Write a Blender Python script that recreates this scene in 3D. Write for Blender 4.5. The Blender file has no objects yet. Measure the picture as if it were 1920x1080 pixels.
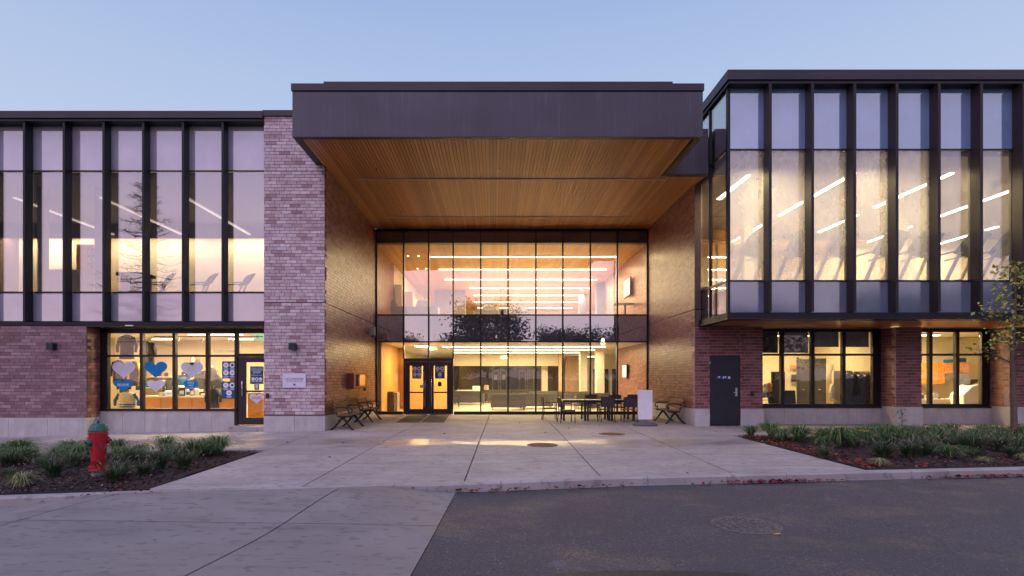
import bpy, math, random
from mathutils import Matrix, Vector
R = random.Random(7)
S = bpy.context.scene
COL = S.collection
F = 1024.0
def PX(px, Y): return (px - 926.0) * Y / F
def PZ(py, Y): return 1.6 + (706.0 - py) * Y / F

# ---------------- camera ----------------
cam = bpy.data.cameras.new('camera'); camo = bpy.data.objects.new('camera', cam); COL.objects.link(camo)
camo.location = (0, 0, 1.6); camo.rotation_euler = (math.radians(90), 0, 0)
cam.sensor_width = 36; cam.lens = F / 1920 * 36
cam.shift_x = (960 - 926) / 1920; cam.shift_y = (706 - 540) / 1920
cam.clip_start = 0.05; cam.clip_end = 2000
S.camera = camo
# ---------------- world ----------------
W = bpy.data.worlds.new('World'); S.world = W; W.use_nodes = True
wn, wl = W.node_tree.nodes, W.node_tree.links
bg = wn['Background']
tc = wn.new('ShaderNodeTexCoord')
sep = wn.new('ShaderNodeSeparateXYZ'); wl.new(tc.outputs['Generated'], sep.inputs[0])
def wramp(stops, src):
    r = wn.new('ShaderNodeValToRGB'); e = r.color_ramp.elements
    while len(e) < len(stops): e.new(0.5)
    for i, (p, c) in enumerate(stops): e[i].position = p; e[i].color = (*c, 1)
    wl.new(src, r.inputs[0]); return r.outputs[0]
zz = sep.outputs['Z']
front = wramp([(0, (.60, .63, .78)), (.30, (.52, .61, .82)), (.44, (.44, .55, .79)), (.60, (.31, .44, .73)), (1, (.22, .34, .62))], zz)
back = wramp([(0, (1.18, .88, 1.0)), (.12, (1.15, .90, 1.12)), (.35, (.95, .80, 1.2)), (.6, (.66, .64, 1.08)), (1, (.30, .36, .70))], zz)
dt = wn.new('ShaderNodeVectorMath'); dt.operation = 'DOT_PRODUCT'; wl.new(tc.outputs['Generated'], dt.inputs[0]); dt.inputs[1].default_value = (-.47, -.88, 0)
mr = wn.new('ShaderNodeMapRange'); mr.interpolation_type = 'SMOOTHSTEP'; wl.new(dt.outputs['Value'], mr.inputs[0])
mr.inputs[1].default_value = -.3; mr.inputs[2].default_value = .95
mx = wn.new('ShaderNodeMix'); mx.data_type = 'RGBA'; wl.new(mr.outputs[0], mx.inputs[0]); wl.new(front, mx.inputs[6]); wl.new(back, mx.inputs[7])
# thin streaky cloud in the western half
mp = wn.new('ShaderNodeMapping'); mp.inputs['Scale'].default_value = (2.2, 2.2, 9); wl.new(tc.outputs['Generated'], mp.inputs[0])
cn = wn.new('ShaderNodeTexNoise'); cn.inputs['Scale'].default_value = 1.6; cn.inputs['Detail'].default_value = 6; wl.new(mp.outputs[0], cn.inputs[0])
cr = wn.new('ShaderNodeMapRange'); wl.new(cn.outputs[0], cr.inputs[0]); cr.inputs[1].default_value = .45; cr.inputs[2].default_value = .75; cr.inputs[3].default_value = 0; cr.inputs[4].default_value = .34
cm = wn.new('ShaderNodeMath'); cm.operation = 'MULTIPLY'; wl.new(cr.outputs[0], cm.inputs[0]); wl.new(mr.outputs[0], cm.inputs[1])
m2 = wn.new('ShaderNodeMix'); m2.data_type = 'RGBA'; wl.new(cm.outputs[0], m2.inputs[0]); wl.new(mx.outputs[2], m2.inputs[6]); m2.inputs[7].default_value = (.5, .46, .62, 1)
sky = wn.new('ShaderNodeTexSky'); sky.sky_type = 'NISHITA'; sky.sun_disc = False; sky.sun_elevation = math.radians(1.2); sky.sun_rotation = math.radians(180 + 28)
ad = wn.new('ShaderNodeMix'); ad.data_type = 'RGBA'; ad.blend_type = 'ADD'; ad.inputs[0].default_value = .02
wl.new(m2.outputs[2], ad.inputs[6]); wl.new(sky.outputs[0], ad.inputs[7]); wl.new(ad.outputs[2], bg.inputs[0])
bg.inputs[1].default_value = 1.0
# afterglow: added soft fill, set high so the panes do not mirror it
sl = bpy.data.lights.new('sun', 'SUN'); sl.energy = 1.1; sl.angle = math.radians(24); sl.color = (.92, .76, 1.0)
so = bpy.data.objects.new('sun', sl); COL.objects.link(so); so.location = (-20, -30, 15)
so.rotation_euler = Vector((-.30, -.56, 1.0)).to_track_quat('Z', 'Y').to_euler()
S.view_settings.view_transform = 'Standard'; S.view_settings.look = 'None'; S.view_settings.exposure = 0; S.view_settings.gamma = 1
S.cycles.use_denoising = True; S.cycles.max_bounces = 8; S.cycles.transparent_max_bounces = 24
S.cycles.diffuse_bounces = 4; S.cycles.glossy_bounces = 4; S.cycles.sample_clamp_indirect = 6; S.cycles.caustics_reflective = False; S.cycles.caustics_refractive = False

# ---------------- materials ----------------
def M(name): 
    m = bpy.data.materials.new(name); m.use_nodes = True
    return m, m.node_tree.nodes, m.node_tree.links, m.node_tree.nodes['Principled BSDF']
def pos_map(n, l, scale=(1, 1, 1)):
    g = n.new('ShaderNodeNewGeometry'); mp = n.new('ShaderNodeMapping'); mp.inputs['Scale'].default_value = scale
    l.new(g.outputs['Position'], mp.inputs[0]); return mp.outputs[0]
def noise(n, l, vec, scale, detail=4, rough=.55):
    t = n.new('ShaderNodeTexNoise'); t.inputs['Scale'].default_value = scale; t.inputs['Detail'].default_value = detail; t.inputs['Roughness'].default_value = rough
    l.new(vec, t.inputs[0]); return t.outputs[0]
def ramp(n, l, src, stops):
    r = n.new('ShaderNodeValToRGB'); e = r.color_ramp.elements
    while len(e) < len(stops): e.new(0.5)
    for i, (p, c) in enumerate(stops): e[i].position = p; e[i].color = (*c, 1) if len(c) == 3 else c
    l.new(src, r.inputs[0]); return r.outputs[0]
def mixc(n, l, fac, a, b, mode='MIX'):
    m = n.new('ShaderNodeMix'); m.data_type = 'RGBA'; m.blend_type = mode
    for i, v in ((0, fac), (6, a), (7, b)):
        if hasattr(v, 'links'): l.new(v, m.inputs[i])
        elif i == 0: m.inputs[0].default_value = v
        else: m.inputs[i].default_value = (*v, 1)
    return m.outputs[2]
def mrange(n, l, src, a, b, c, d):
    m = n.new('ShaderNodeMapRange'); l.new(src, m.inputs[0])
    for i, v in enumerate((a, b, c, d)): m.inputs[i + 1].default_value = v
    return m.outputs[0]
def bump(n, l, p, h, strength=.3, dist=.01):
    b = n.new('ShaderNodeBump'); b.inputs['Strength'].default_value = strength; b.inputs['Distance'].default_value = dist
    l.new(h, b.inputs['Height']); l.new(b.outputs[0], p.inputs['Normal'])
def plain(name, c, rough=.6, metal=0, var=.15, scale=6, bmp=0, spec=.5):
    m, n, l, p = M(name); v = pos_map(n, l); f = noise(n, l, v, scale)
    a = tuple(x * (1 - var) for x in c); b = tuple(min(1, x * (1 + var)) for x in c)
    l.new(ramp(n, l, f, [(.3, a), (.7, b)]), p.inputs['Base Color'])
    p.inputs['Roughness'].default_value = rough; p.inputs['Metallic'].default_value = metal; p.inputs['Specular IOR Level'].default_value = spec
    if bmp: bump(n, l, p, noise(n, l, v, scale * 8), bmp, .004)
    return m
def emis(name, c, s):
    m, n, l, p = M(name); p.inputs['Base Color'].default_value = (.8, .8, .8, 1)
    p.inputs['Emission Color'].default_value = (*c, 1); p.inputs['Emission Strength'].default_value = s
    # strip diffusers are a little uneven along their length
    v = pos_map(n, l); f = noise(n, l, v, 1.3, 1); l.new(mrange(n, l, f, .2, .8, s * .85, s * 1.15), p.inputs['Emission Strength'])
    return m
def brick_mat(name, stops, island, rough=.42):
    m, n, l, p = M(name); v = pos_map(n, l)
    if island: g = n.new('ShaderNodeNewGeometry'); rnd = g.outputs['Random Per Island']
    else: g = n.new('ShaderNodeObjectInfo'); rnd = g.outputs['Random']
    base = ramp(n, l, rnd, stops)
    blot = noise(n, l, v, 9, 5, .65)
    base = mixc(n, l, mrange(n, l, blot, .45, .75, 0, .55), base, (.16, .075, .065))
    big = noise(n, l, v, .5, 2); base = mixc(n, l, mrange(n, l, big, .35, .7, 0, .25), base, (.12, .07, .07))
    l.new(base, p.inputs['Base Color'])
    l.new(mrange(n, l, noise(n, l, v, 14, 3), .3, .7, rough - .1, rough + .14), p.inputs['Roughness'])
    bump(n, l, p, noise(n, l, v, 35, 5), .35, .004)
    return m
PALE = [(0, (.36, .20, .22)), (.12, (.47, .31, .34)), (.28, (.60, .45, .49)), (.8, (.70, .56, .60)), (1, (.78, .66, .70))]
MIDB = [(0, (.18, .085, .10)), (.3, (.25, .135, .155)), (.7, (.30, .18, .20)), (1, (.38, .25, .27))]
REDB = [(0, (.11, .033, .035)), (.3, (.17, .05, .055)), (.7, (.22, .075, .08)), (1, (.30, .12, .12))]
BROB = [(0, (.17, .055, .042)), (.3, (.26, .095, .07)), (.7, (.33, .135, .10)), (1, (.42, .19, .15))]
BM = {k: (brick_mat('brick_' + k, s, False, r), brick_mat('brickwork_' + k, s, True, r)) for k, s, r in
      (('pale', PALE, .45), ('mid', MIDB, .42), ('red', REDB, .45), ('brown', BROB, .33))}
MT = {}
MT['mortar_dark'] = plain('mortar_dark', (.13, .085, .085), .9, var=.2, scale=20)
MT['mortar_light'] = plain('mortar_light', (.36, .25, .26), .9, var=.2, scale=20)
def stone_mat():
    m, n, l, p = M('limestone'); v = pos_map(n, l)
    f = noise(n, l, v, 3, 6, .6); v2 = pos_map(n, l, (3, 3, .35)); st = noise(n, l, v2, 2.5, 5, .6)
    c = ramp(n, l, f, [(.3, (.42, .39, .38)), (.7, (.56, .53, .51))])
    c = mixc(n, l, mrange(n, l, st, .5, .75, 0, .45), c, (.30, .28, .27))
    g = n.new('ShaderNodeObjectInfo'); c = mixc(n, l, mrange(n, l, g.outputs['Random'], 0, 1, 0, .3), c, (.36, .34, .36))
    l.new(c, p.inputs['Base Color']); p.inputs['Roughness'].default_value = .75; bump(n, l, p, noise(n, l, v, 60, 4), .2, .003); return m
MT['stone'] = stone_mat()
def concrete_mat(name, lo, hi, stain, wet=False):
    m, n, l, p = M(name); v = pos_map(n, l)
    f = noise(n, l, v, .9, 6, .6); c = ramp(n, l, f, [(.3, lo), (.7, hi)])
    g = n.new('ShaderNodeObjectInfo'); c = mixc(n, l, mrange(n, l, g.outputs['Random'], 0, 1, 0, .35), c, tuple(x * .8 for x in lo))
    v2 = pos_map(n, l, (.55, 2.6, 1)); s = noise(n, l, v2, 1.6, 6, .65)
    c = mixc(n, l, mrange(n, l, s, .5, .7, 0, .42), c, stain)
    v3 = pos_map(n, l, (1, 2.2, 1)); s2 = noise(n, l, v3, 5.5, 2, .5)
    c = mixc(n, l, mrange(n, l, s2, .58, .66, 0, .55), c, stain)
    fine = noise(n, l, v, 90, 3); c = mixc(n, l, mrange(n, l, fine, .3, .7, 0, .16), c, (.1, .1, .1))
    l.new(c, p.inputs['Base Color'])
    if wet:
        # a drying film of water across the middle of the plaza
        sp = n.new('ShaderNodeSeparateXYZ'); l.new(v, sp.inputs[0])
        wob = noise(n, l, pos_map(n, l, (.5, 1.2, 1)), 1.3, 4)
        a = n.new('ShaderNodeMath'); a.operation = 'ADD'; l.new(sp.outputs['Y'], a.inputs[0]); l.new(mrange(n, l, wob, .3, .7, -.7, .7), a.inputs[1])
        w1 = n.new('ShaderNodeMapRange'); w1.interpolation_type = 'SMOOTHSTEP'; l.new(a.outputs[0], w1.inputs[0]); w1.inputs[1].default_value = 12.4; w1.inputs[2].default_value = 13.1
        w2 = n.new('ShaderNodeMapRange'); w2.interpolation_type = 'SMOOTHSTEP'; l.new(a.outputs[0], w2.inputs[0]); w2.inputs[1].default_value = 14.2; w2.inputs[2].default_value = 13.6
        w = n.new('ShaderNodeMath'); w.operation = 'MULTIPLY'; l.new(w1.outputs[0], w.inputs[0]); l.new(w2.outputs[0], w.inputs[1])
        l.new(mrange(n, l, w.outputs[0], 0, 1, .72, .3), p.inputs['Roughness'])
        l.new(mixc(n, l, mrange(n, l, w.outputs[0], 0, 1, 0, .25), c, (.12, .11, .11)), p.inputs['Base Color'])
    else: l.new(mrange(n, l, f, .3, .7, .55, .8), p.inputs['Roughness'])
    bump(n, l, p, fine, .25, .003); return m
MT['concrete'] = concrete_mat('concrete', (.32, .285, .28), (.50, .445, .44), (.15, .125, .12), True)
MT['apron'] = concrete_mat('apron_concrete', (.215, .19, .185), (.31, .275, .265), (.11, .095, .09))
MT['kerb'] = concrete_mat('kerb_concrete', (.30, .27, .26), (.46, .42, .41), (.16, .13, .125))
def asphalt():
    m, n, l, p = M('asphalt'); v = pos_map(n, l)
    a = n.new('ShaderNodeTexVoronoi'); a.inputs['Scale'].default_value = 62; l.new(v, a.inputs[0])
    f = noise(n, l, v, 120, 2); big = noise(n, l, v, .8, 4)
    c = ramp(n, l, a.outputs['Color'], [(0, (.045, .037, .044)), (.6, (.075, .062, .073)), (.88, (.11, .092, .105)), (1, (.27, .24, .26))])
    c = mixc(n, l, mrange(n, l, big, .35, .7, 0, .5), c, (.05, .046, .05))
    warm_glow = noise(n, l, pos_map(n, l, (1, 1.4, 1)), .75, 5, .7)
    sf = mrange(n, l, noise(n, l, v, 40, 3, .7), .42, .6, 0, 1); sm = n.new('ShaderNodeMath'); sm.operation = 'MULTIPLY'
    l.new(mrange(n, l, warm_glow, .5, .68, 0, .75), sm.inputs[0]); l.new(sf, sm.inputs[1])
    c = mixc(n, l, sm.outputs[0], c, (.22, .165, .085))  # patches of warm light painted into the asphalt colour
    w = noise(n, l, pos_map(n, l, (1, 1, 1)), 1.1, 6, .7); c = mixc(n, l, mrange(n, l, w, .6, .75, 0, .45), c, (.24, .225, .24))
    l.new(c, p.inputs['Base Color']); p.inputs['Roughness'].default_value = .8
    bump(n, l, p, a.outputs['Distance'], .6, .006); return m
MT['asphalt'] = asphalt()
MT['tar'] = plain('fresh_tar', (.025, .023, .026), .6, var=.3, scale=30, bmp=.5)
def metal_mat(name, c, rough, streak):
    m, n, l, p = M(name); v = pos_map(n, l, (9, 9, .22)); s = noise(n, l, v, 2.2, 6, .7); v1 = pos_map(n, l); b = noise(n, l, v1, .7, 3)
    col = ramp(n, l, b, [(.3, tuple(x * .85 for x in c)), (.7, tuple(x * 1.15 for x in c))])
    col = mixc(n, l, mrange(n, l, s, .56, .8, 0, streak), col, tuple(min(1, x * 2.3 + .03) for x in c))
    l.new(col, p.inputs['Base Color']); p.inputs['Roughness'].default_value = rough; p.inputs['Metallic'].default_value = .35
    return m
MT['fascia'] = metal_mat('fascia_metal', (.068, .060, .078), .5, .45)
MT['cap'] = metal_mat('cap_metal', (.042, .032, .040), .5, .1)
MT['fin_blue'] = metal_mat('fin_metal_navy', (.010, .010, .017), .5, .05)
MT['fin_brown'] = metal_mat('fin_metal_bronze', (.024, .016, .021), .5, .08)
MT['frame'] = metal_mat('frame_metal', (.018, .015, .018), .4, .05)
MT['door_metal'] = metal_mat('door_bronze', (.035, .025, .032), .4, .05)
MT['steel_door'] = plain('painted_steel', (.014, .015, .024), .45, var=.1)
MT['chrome'] = plain('chrome', (.7, .7, .7), .2, 1, .05)
MT['cast'] = plain('cast_iron', (.016, .016, .019), .4, .3, .3, 30)
def wood(name, stops, axis, rnd='obj', rough=.45):
    m, n, l, p = M(name); sc = {'y': (26, .8, 26), 'x': (.8, 26, 26), 'z': (26, 26, .8)}[axis]
    g = n.new('ShaderNodeObjectInfo') if rnd == 'obj' else n.new('ShaderNodeNewGeometry')
    r = g.outputs['Random'] if rnd == 'obj' else g.outputs['Random Per Island']
    c = ramp(n, l, r, stops); gr = noise(n, l, pos_map(n, l, sc), 1.5, 5, .6)
    c = mixc(n, l, mrange(n, l, gr, .4, .75, 0, .4), c, tuple(x * .45 for x in stops[0][1]))
    l.new(c, p.inputs['Base Color']); p.inputs['Roughness'].default_value = rough; bump(n, l, p, gr, .15, .003); return m
MT['plank'] = wood('cedar_plank', [(0, (.36, .135, .042)), (.5, (.46, .185, .06)), (1, (.58, .265, .10))], 'y')
MT['plank_field'] = wood('cedar_ceiling', [(0, (.42, .20, .06)), (.5, (.50, .26, .085)), (1, (.58, .32, .12))], 'y', 'isl')
MT['slat'] = wood('bench_wood', [(0, (.15, .058, .027)), (1, (.24, .10, .048))], 'y', rough=.75)
MT['veneer'] = wood('wood_veneer', [(0, (.62, .34, .10)), (1, (.70, .40, .13))], 'z')
MT['soffit'] = plain('soffit_metal', (.42, .15, .07), .32, .1, .15, 1.2)
def schlick(n, l, r0):
    fr = n.new('ShaderNodeLayerWeight'); fr.inputs[0].default_value = .5
    p_ = n.new('ShaderNodeMath'); p_.operation = 'POWER'; l.new(fr.outputs['Facing'], p_.inputs[0]); p_.inputs[1].default_value = 3.2
    return mrange(n, l, p_.outputs[0], 0, 1, r0, 1)
def glass(name, tint, refl, fog=0.0, ior=1.6):
    m = bpy.data.materials.new(name); m.use_nodes = True; n, l = m.node_tree.nodes, m.node_tree.links; n.clear()
    o = n.new('ShaderNodeOutputMaterial'); t = n.new('ShaderNodeBsdfTransparent'); t.inputs[0].default_value = (*tint, 1)
    g = n.new('ShaderNodeBsdfGlossy'); g.inputs['Roughness'].default_value = 0.0; g.inputs[0].default_value = (1, 1, 1, 1)
    f = schlick(n, l, refl)
    # slight pillow distortion of each pane
    geo = n.new('ShaderNodeNewGeometry'); wv = noise(n, l, geo.outputs['Position'], 1.1, 2); b = n.new('ShaderNodeBump'); b.inputs['Strength'].default_value = .06; b.inputs['Distance'].default_value = .04
    l.new(wv, b.inputs['Height']); l.new(b.outputs[0], g.inputs['Normal'])
    mxs = n.new('ShaderNodeMixShader'); l.new(f, mxs.inputs[0]); l.new(g.outputs[0], mxs.inputs[2])
    if fog:
        tl = n.new('ShaderNodeBsdfTranslucent'); tl.inputs[0].default_value = (.85, .85, .85, 1)
        df = n.new('ShaderNodeBsdfDiffuse'); df.inputs[0].default_value = (.75, .75, .78, 1)
        td = n.new('ShaderNodeMixShader'); td.inputs[0].default_value = .3; l.new(tl.outputs[0], td.inputs[1]); l.new(df.outputs[0], td.inputs[2])
        fm = n.new('ShaderNodeMixShader'); nz = noise(n, l, pos_map(n, l), .55, 5, .6); nz2 = noise(n, l, pos_map(n, l, (1, 1, .4)), 4, 5, .7)
        ml = n.new('ShaderNodeMath'); ml.operation = 'ADD'; l.new(mrange(n, l, nz, .3, .7, fog * .75, fog), ml.inputs[0]); l.new(mrange(n, l, nz2, .3, .7, -.05, .05), ml.inputs[1]); ml.use_clamp = True
        l.new(ml.outputs[0], fm.inputs[0]); l.new(t.outputs[0], fm.inputs[1]); l.new(td.outputs[0], fm.inputs[2]); l.new(fm.outputs[0], mxs.inputs[1])
    else: l.new(t.outputs[0], mxs.inputs[1])
    l.new(mxs.outputs[0], o.inputs[0]); return m
MT['glass'] = glass('clear_glass', (.94, .95, .94), .22)
MT['glass_low'] = glass('shop_glass', (.96, .97, .96), .05)
MT['glass_fog'] = glass('condensation_glass', (.95, .95, .95), .14, .38)
MT['glass_haze'] = glass('hazed_glass', (.95, .95, .95), .14, .07)
MT['glass_left'] = glass('coated_glass', (.84, .84, .88), .24)
def spandrel(name, c, refl, rough=.08):
    m = bpy.data.materials.new(name); m.use_nodes = True; n, l = m.node_tree.nodes, m.node_tree.links; n.clear()
    o = n.new('ShaderNodeOutputMaterial'); d = n.new('ShaderNodeBsdfDiffuse')
    v = pos_map(n, l); f = noise(n, l, v, 1.2, 4); l.new(ramp(n, l, f, [(.3, tuple(x * .85 for x in c)), (.7, tuple(x * 1.1 for x in c))]), d.inputs[0])
    g = n.new('ShaderNodeBsdfGlossy'); g.inputs['Roughness'].default_value = rough; 
    b = n.new('ShaderNodeBump'); b.inputs['Strength'].default_value = .06; b.inputs['Distance'].default_value = .04; l.new(noise(n, l, v, 1.1, 2), b.inputs['Height']); l.new(b.outputs[0], g.inputs['Normal'])
    mxs = n.new('ShaderNodeMixShader'); l.new(schlick(n, l, refl), mxs.inputs[0]); l.new(d.outputs[0], mxs.inputs[1]); l.new(g.outputs[0], mxs.inputs[2]); l.new(mxs.outputs[0], o.inputs[0]); return m
MT['span_left'] = spandrel('spandrel_grey', (.46, .42, .52), .28, .05)
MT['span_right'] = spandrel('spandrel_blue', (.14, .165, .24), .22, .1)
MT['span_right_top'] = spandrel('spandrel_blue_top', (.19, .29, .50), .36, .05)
MT['span_hall'] = spandrel('spandrel_dark', (.17, .16, .21), .52, .0)
MT['span_head'] = spandrel('spandrel_head', (.10, .075, .07), .15, .15)
MT['cream'] = plain('cream_paint', (.80, .72, .56), .8, var=.04, scale=1)
MT['gym_wall'] = plain('gym_wall_paint', (.85, .76, .56), .8, var=.06, scale=1)
MT['white'] = plain('white_paint', (.80, .78, .76), .6, var=.04)
MT['ceil'] = plain('ceiling_white', (.72, .68, .62), .9, var=.04)
MT['ceil_grey'] = plain('ceiling_grey', (.22, .21, .27), .9, var=.1)
MT['floor'] = plain('interior_floor', (.50, .44, .34), .35, var=.1, scale=2)
MT['orange'] = plain('orange_paint', (.75, .34, .10), .7, var=.08)
MT['orange_wood'] = plain('orange_cabinet', (.75, .30, .03), .45, var=.12, scale=3)
MT['grey_fabric'] = plain('grey_fabric', (.07, .062, .056), .9, var=.15, scale=30, bmp=.3)
MT['dark_fabric'] = plain('dark_fabric', (.04, .04, .05), .9, var=.3, scale=12)
MT['grey_paint'] = plain('grey_paint', (.30, .29, .29), .6, var=.1)
MT['screen'] = emis('lit_screen', (.30, .48, .72), .42)
MT['blue_film'] = plain('blue_poster', (.012, .075, .20), .5, var=.08)
MT['blue_paper'] = plain('blue_paper', (.0, .20, .52), .7, var=.12, scale=12)
MT['white_paper'] = plain('white_paper', (.70, .66, .76), .75, var=.06, scale=10)
MT['white_ink'] = plain('white_ink', (.85, .83, .88), .7, var=.03)
MT['dark_ink'] = plain('dark_ink', (.06, .05, .07), .7, var=.1)
MT['green_sign'] = emis('exit_sign_green', (.02, .5, .25), 1.2)
MT['red_paint'] = plain('hydrant_red', (.42, .012, .022), .38, var=.3, scale=14, bmp=.25)
MT['green_paint'] = plain('hydrant_green', (.02, .12, .085), .42, var=.35, scale=14, bmp=.25)
MT['rust'] = plain('rusty_iron', (.20, .10, .07), .8, .3, .4, 25, .5)
MT['light_grey'] = plain('pale_grey_ink', (.52, .48, .56), .7)
MT['iron_grey'] = plain('worn_iron', (.135, .12, .13), .6, .4, .5, 22, .5)
MT['mat'] = plain('coir_mat', (.075, .07, .062), .95, var=.3, scale=40, bmp=.6)
MT['board'] = plain('board_white', (.80, .76, .84), .5, var=.04)
MT['rubber'] = plain('grey_rubber', (.10, .10, .12), .7, var=.2)
MT['cabinet_red'] = plain('cabinet_red_wood', (.19, .045, .03), .4, var=.2, scale=10)
MT['strip'] = emis('light_strip', (1, .80, .50), 10)
MT['strip_dim'] = emis('dim_light_strip', (1, .85, .70), .9)
MT['strip_gym'] = emis('gym_light_strip', (1, .88, .62), 12)
MT['channel'] = plain('light_channel_grey', (.42, .33, .31), .5, .1)
MT['tan'] = plain('tan_brick_paint', (.42, .27, .17), .8, var=.15)
MT['aluminium'] = plain('aluminium', (.35, .31, .30), .5, .4)
MT['yellow'] = plain('safety_yellow', (.80, .50, .02), .5)
MT['slatwall'] = plain('slatwall', (.68, .58, .42), .6, var=.05)
def leafy(name, stops, rough=.6, trans=True):
    m, n, l, p = M(name); g = n.new('ShaderNodeNewGeometry'); c = ramp(n, l, g.outputs['Random Per Island'], stops)
    l.new(c, p.inputs['Base Color']); p.inputs['Roughness'].default_value = rough; p.inputs['Specular IOR Level'].default_value = .25
    return m
MT['grass'] = leafy('grass_blades', [(0, (.045, .09, .035)), (.5, (.09, .17, .06)), (.85, (.15, .24, .09)), (1, (.28, .24, .12))])
MT['grass_dark'] = leafy('fountain_grass_blades', [(0, (.03, .06, .028)), (.6, (.055, .10, .045)), (1, (.13, .14, .07))])
MT['grass_pale'] = leafy('variegated_blades', [(0, (.10, .14, .05)), (.5, (.26, .27, .12)), (1, (.42, .38, .22))])
MT['seed'] = leafy('seed_heads', [(0, (.10, .09, .065)), (1, (.24, .21, .17))])
MT['tree_leaf'] = leafy('autumn_leaves', [(0, (.12, .20, .04)), (.45, (.26, .34, .07)), (.8, (.46, .44, .10)), (1, (.50, .28, .07))])
MT['far_leaf'] = leafy('dark_foliage', [(0, (.05, .058, .05)), (.7, (.09, .10, .085)), (1, (.13, .135, .09))])
MT['red_leaf'] = leafy('fallen_leaves', [(0, (.05, .012, .012)), (.4, (.13, .013, .015)), (.75, (.26, .02, .024)), (.9, (.30, .06, .035)), (1, (.30, .17, .10))])
MT['mulch'] = plain('mulch', (.026, .013, .015), .95, var=.6, scale=30, bmp=1)
MT['chip'] = leafy('mulch_chips', [(0, (.018, .009, .01)), (.6, (.045, .02, .021)), (.93, (.09, .045, .045)), (1, (.24, .17, .15))])
MT['bark'] = plain('bark', (.12, .075, .055), .9, var=.35, scale=20, bmp=.6)
MT['ground'] = plain('lawn_ground', (.05, .065, .035), .95, var=.3, scale=1)
MT['petal'] = plain('yellow_petals', (.80, .42, .03), .6)

# ---------------- mesh helpers ----------------
class MB:
    def __init__(s): s.v = []; s.f = []
    def quad(s, *p):
        b = len(s.v); s.v += [tuple(q) for q in p]; s.f.append(tuple(range(b, b + len(p)))); return s
    def box(s, x0, x1, y0, y1, z0, z1):
        b = len(s.v)
        s.v += [(x0, y0, z0), (x1, y0, z0), (x1, y1, z0), (x0, y1, z0), (x0, y0, z1), (x1, y0, z1), (x1, y1, z1), (x0, y1, z1)]
        s.f += [tuple(b + i for i in q) for q in ((0, 3, 2, 1), (4, 5, 6, 7), (0, 1, 5, 4), (1, 2, 6, 5), (2, 3, 7, 6), (3, 0, 4, 7))]; return s
    def obox(s, c, size, rot=None):
        m = Matrix.Translation(c) @ (rot.to_matrix().to_4x4() if hasattr(rot, 'to_matrix') else (rot or Matrix.Identity(4)))
        b = len(s.v); hx, hy, hz = (k / 2 for k in size)
        for p in ((-hx, -hy, -hz), (hx, -hy, -hz), (hx, hy, -hz), (-hx, hy, -hz), (-hx, -hy, hz), (hx, -hy, hz), (hx, hy, hz), (-hx, hy, hz)): s.v.append(tuple(m @ Vector(p)))
        s.f += [tuple(b + i for i in q) for q in ((0, 3, 2, 1), (4, 5, 6, 7), (0, 1, 5, 4), (1, 2, 6, 5), (2, 3, 7, 6), (3, 0, 4, 7))]; return s
    def tube(s, pts, r, seg=8, cap=True):
        pts = [Vector(p) for p in pts]; rs = r if isinstance(r, (list, tuple)) else [r] * len(pts); b = len(s.v); up = None
        for i, p in enumerate(pts):
            d = (pts[min(i + 1, len(pts) - 1)] - pts[max(i - 1, 0)]).normalized()
            if up is None: up = Vector((0, 0, 1)) if abs(d.z) < .9 else Vector((1, 0, 0))
            a = d.cross(up).normalized(); c = a.cross(d).normalized(); up = c
            for k in range(seg):
                t = 2 * math.pi * k / seg; s.v.append(tuple(p + (a * math.cos(t) + c * math.sin(t)) * rs[i]))
        for i in range(len(pts) - 1):
            for k in range(seg):
                k2 = (k + 1) % seg; s.f.append((b + i * seg + k, b + i * seg + k2, b + (i + 1) * seg + k2, b + (i + 1) * seg + k))
        if cap:
            s.f.append(tuple(b + k for k in range(seg))[::-1]); s.f.append(tuple(b + (len(pts) - 1) * seg + k for k in range(seg)))
        return s
    def lathe(s, prof, seg=20, at=(0, 0, 0), rot=None):
        m = Matrix.Translation(at) @ (rot or Matrix.Identity(4)); b = len(s.v)
        for r, z in prof:
            for k in range(seg):
                t = 2 * math.pi * k / seg; s.v.append(tuple(m @ Vector((r * math.cos(t), r * math.sin(t), z))))
        for i in range(len(prof) - 1):
            for k in range(seg):
                k2 = (k + 1) % seg; s.f.append((b + i * seg + k, b + i * seg + k2, b + (i + 1) * seg + k2, b + (i + 1) * seg + k))
        s.f.append(tuple(b + k for k in range(seg))[::-1]); s.f.append(tuple(b + (len(prof) - 1) * seg + k for k in range(seg))); return s
    def prism(s, poly, y0, y1):   # poly in (x,z), extruded along y
        b = len(s.v); k = len(poly)
        s.v += [(x, y0, z) for x, z in poly] + [(x, y1, z) for x, z in poly]
        s.f.append(tuple(range(b, b + k))); s.f.append(tuple(range(b + k, b + 2 * k))[::-1])
        for i in range(k):
            j = (i + 1) % k; s.f.append((b + i, b + k + i, b + k + j, b + j))
        return s
    def mesh(s, name, mat, smooth=False):
        me = bpy.data.meshes.new(name); me.from_pydata(s.v, [], s.f); me.materials.append(mat if not isinstance(mat, str) else MT[mat])
        if smooth: me.polygons.foreach_set('use_smooth', [True] * len(me.polygons))
        me.update(); return me
    def build(s, name, mat, parent=None, smooth=False, bevel=0, kind=None):
        return link(name, s.mesh(name, mat, smooth), parent, bevel, kind)
def link(name, me, parent=None, bevel=0, kind=None, loc=None):
    o = bpy.data.objects.new(name, me); COL.objects.link(o)
    if parent is not None:
        o.parent = parent
        if parent.parent is None and parent.get('wl'): o.matrix_parent_inverse = Matrix.Translation([-k for k in parent['wl']])
    if loc: o.location = loc
    if bevel:
        b = o.modifiers.new('bevel', 'BEVEL'); b.width = bevel; b.segments = 2; b.limit_method = 'ANGLE'
    if kind: o['kind'] = kind
    return o
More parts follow.
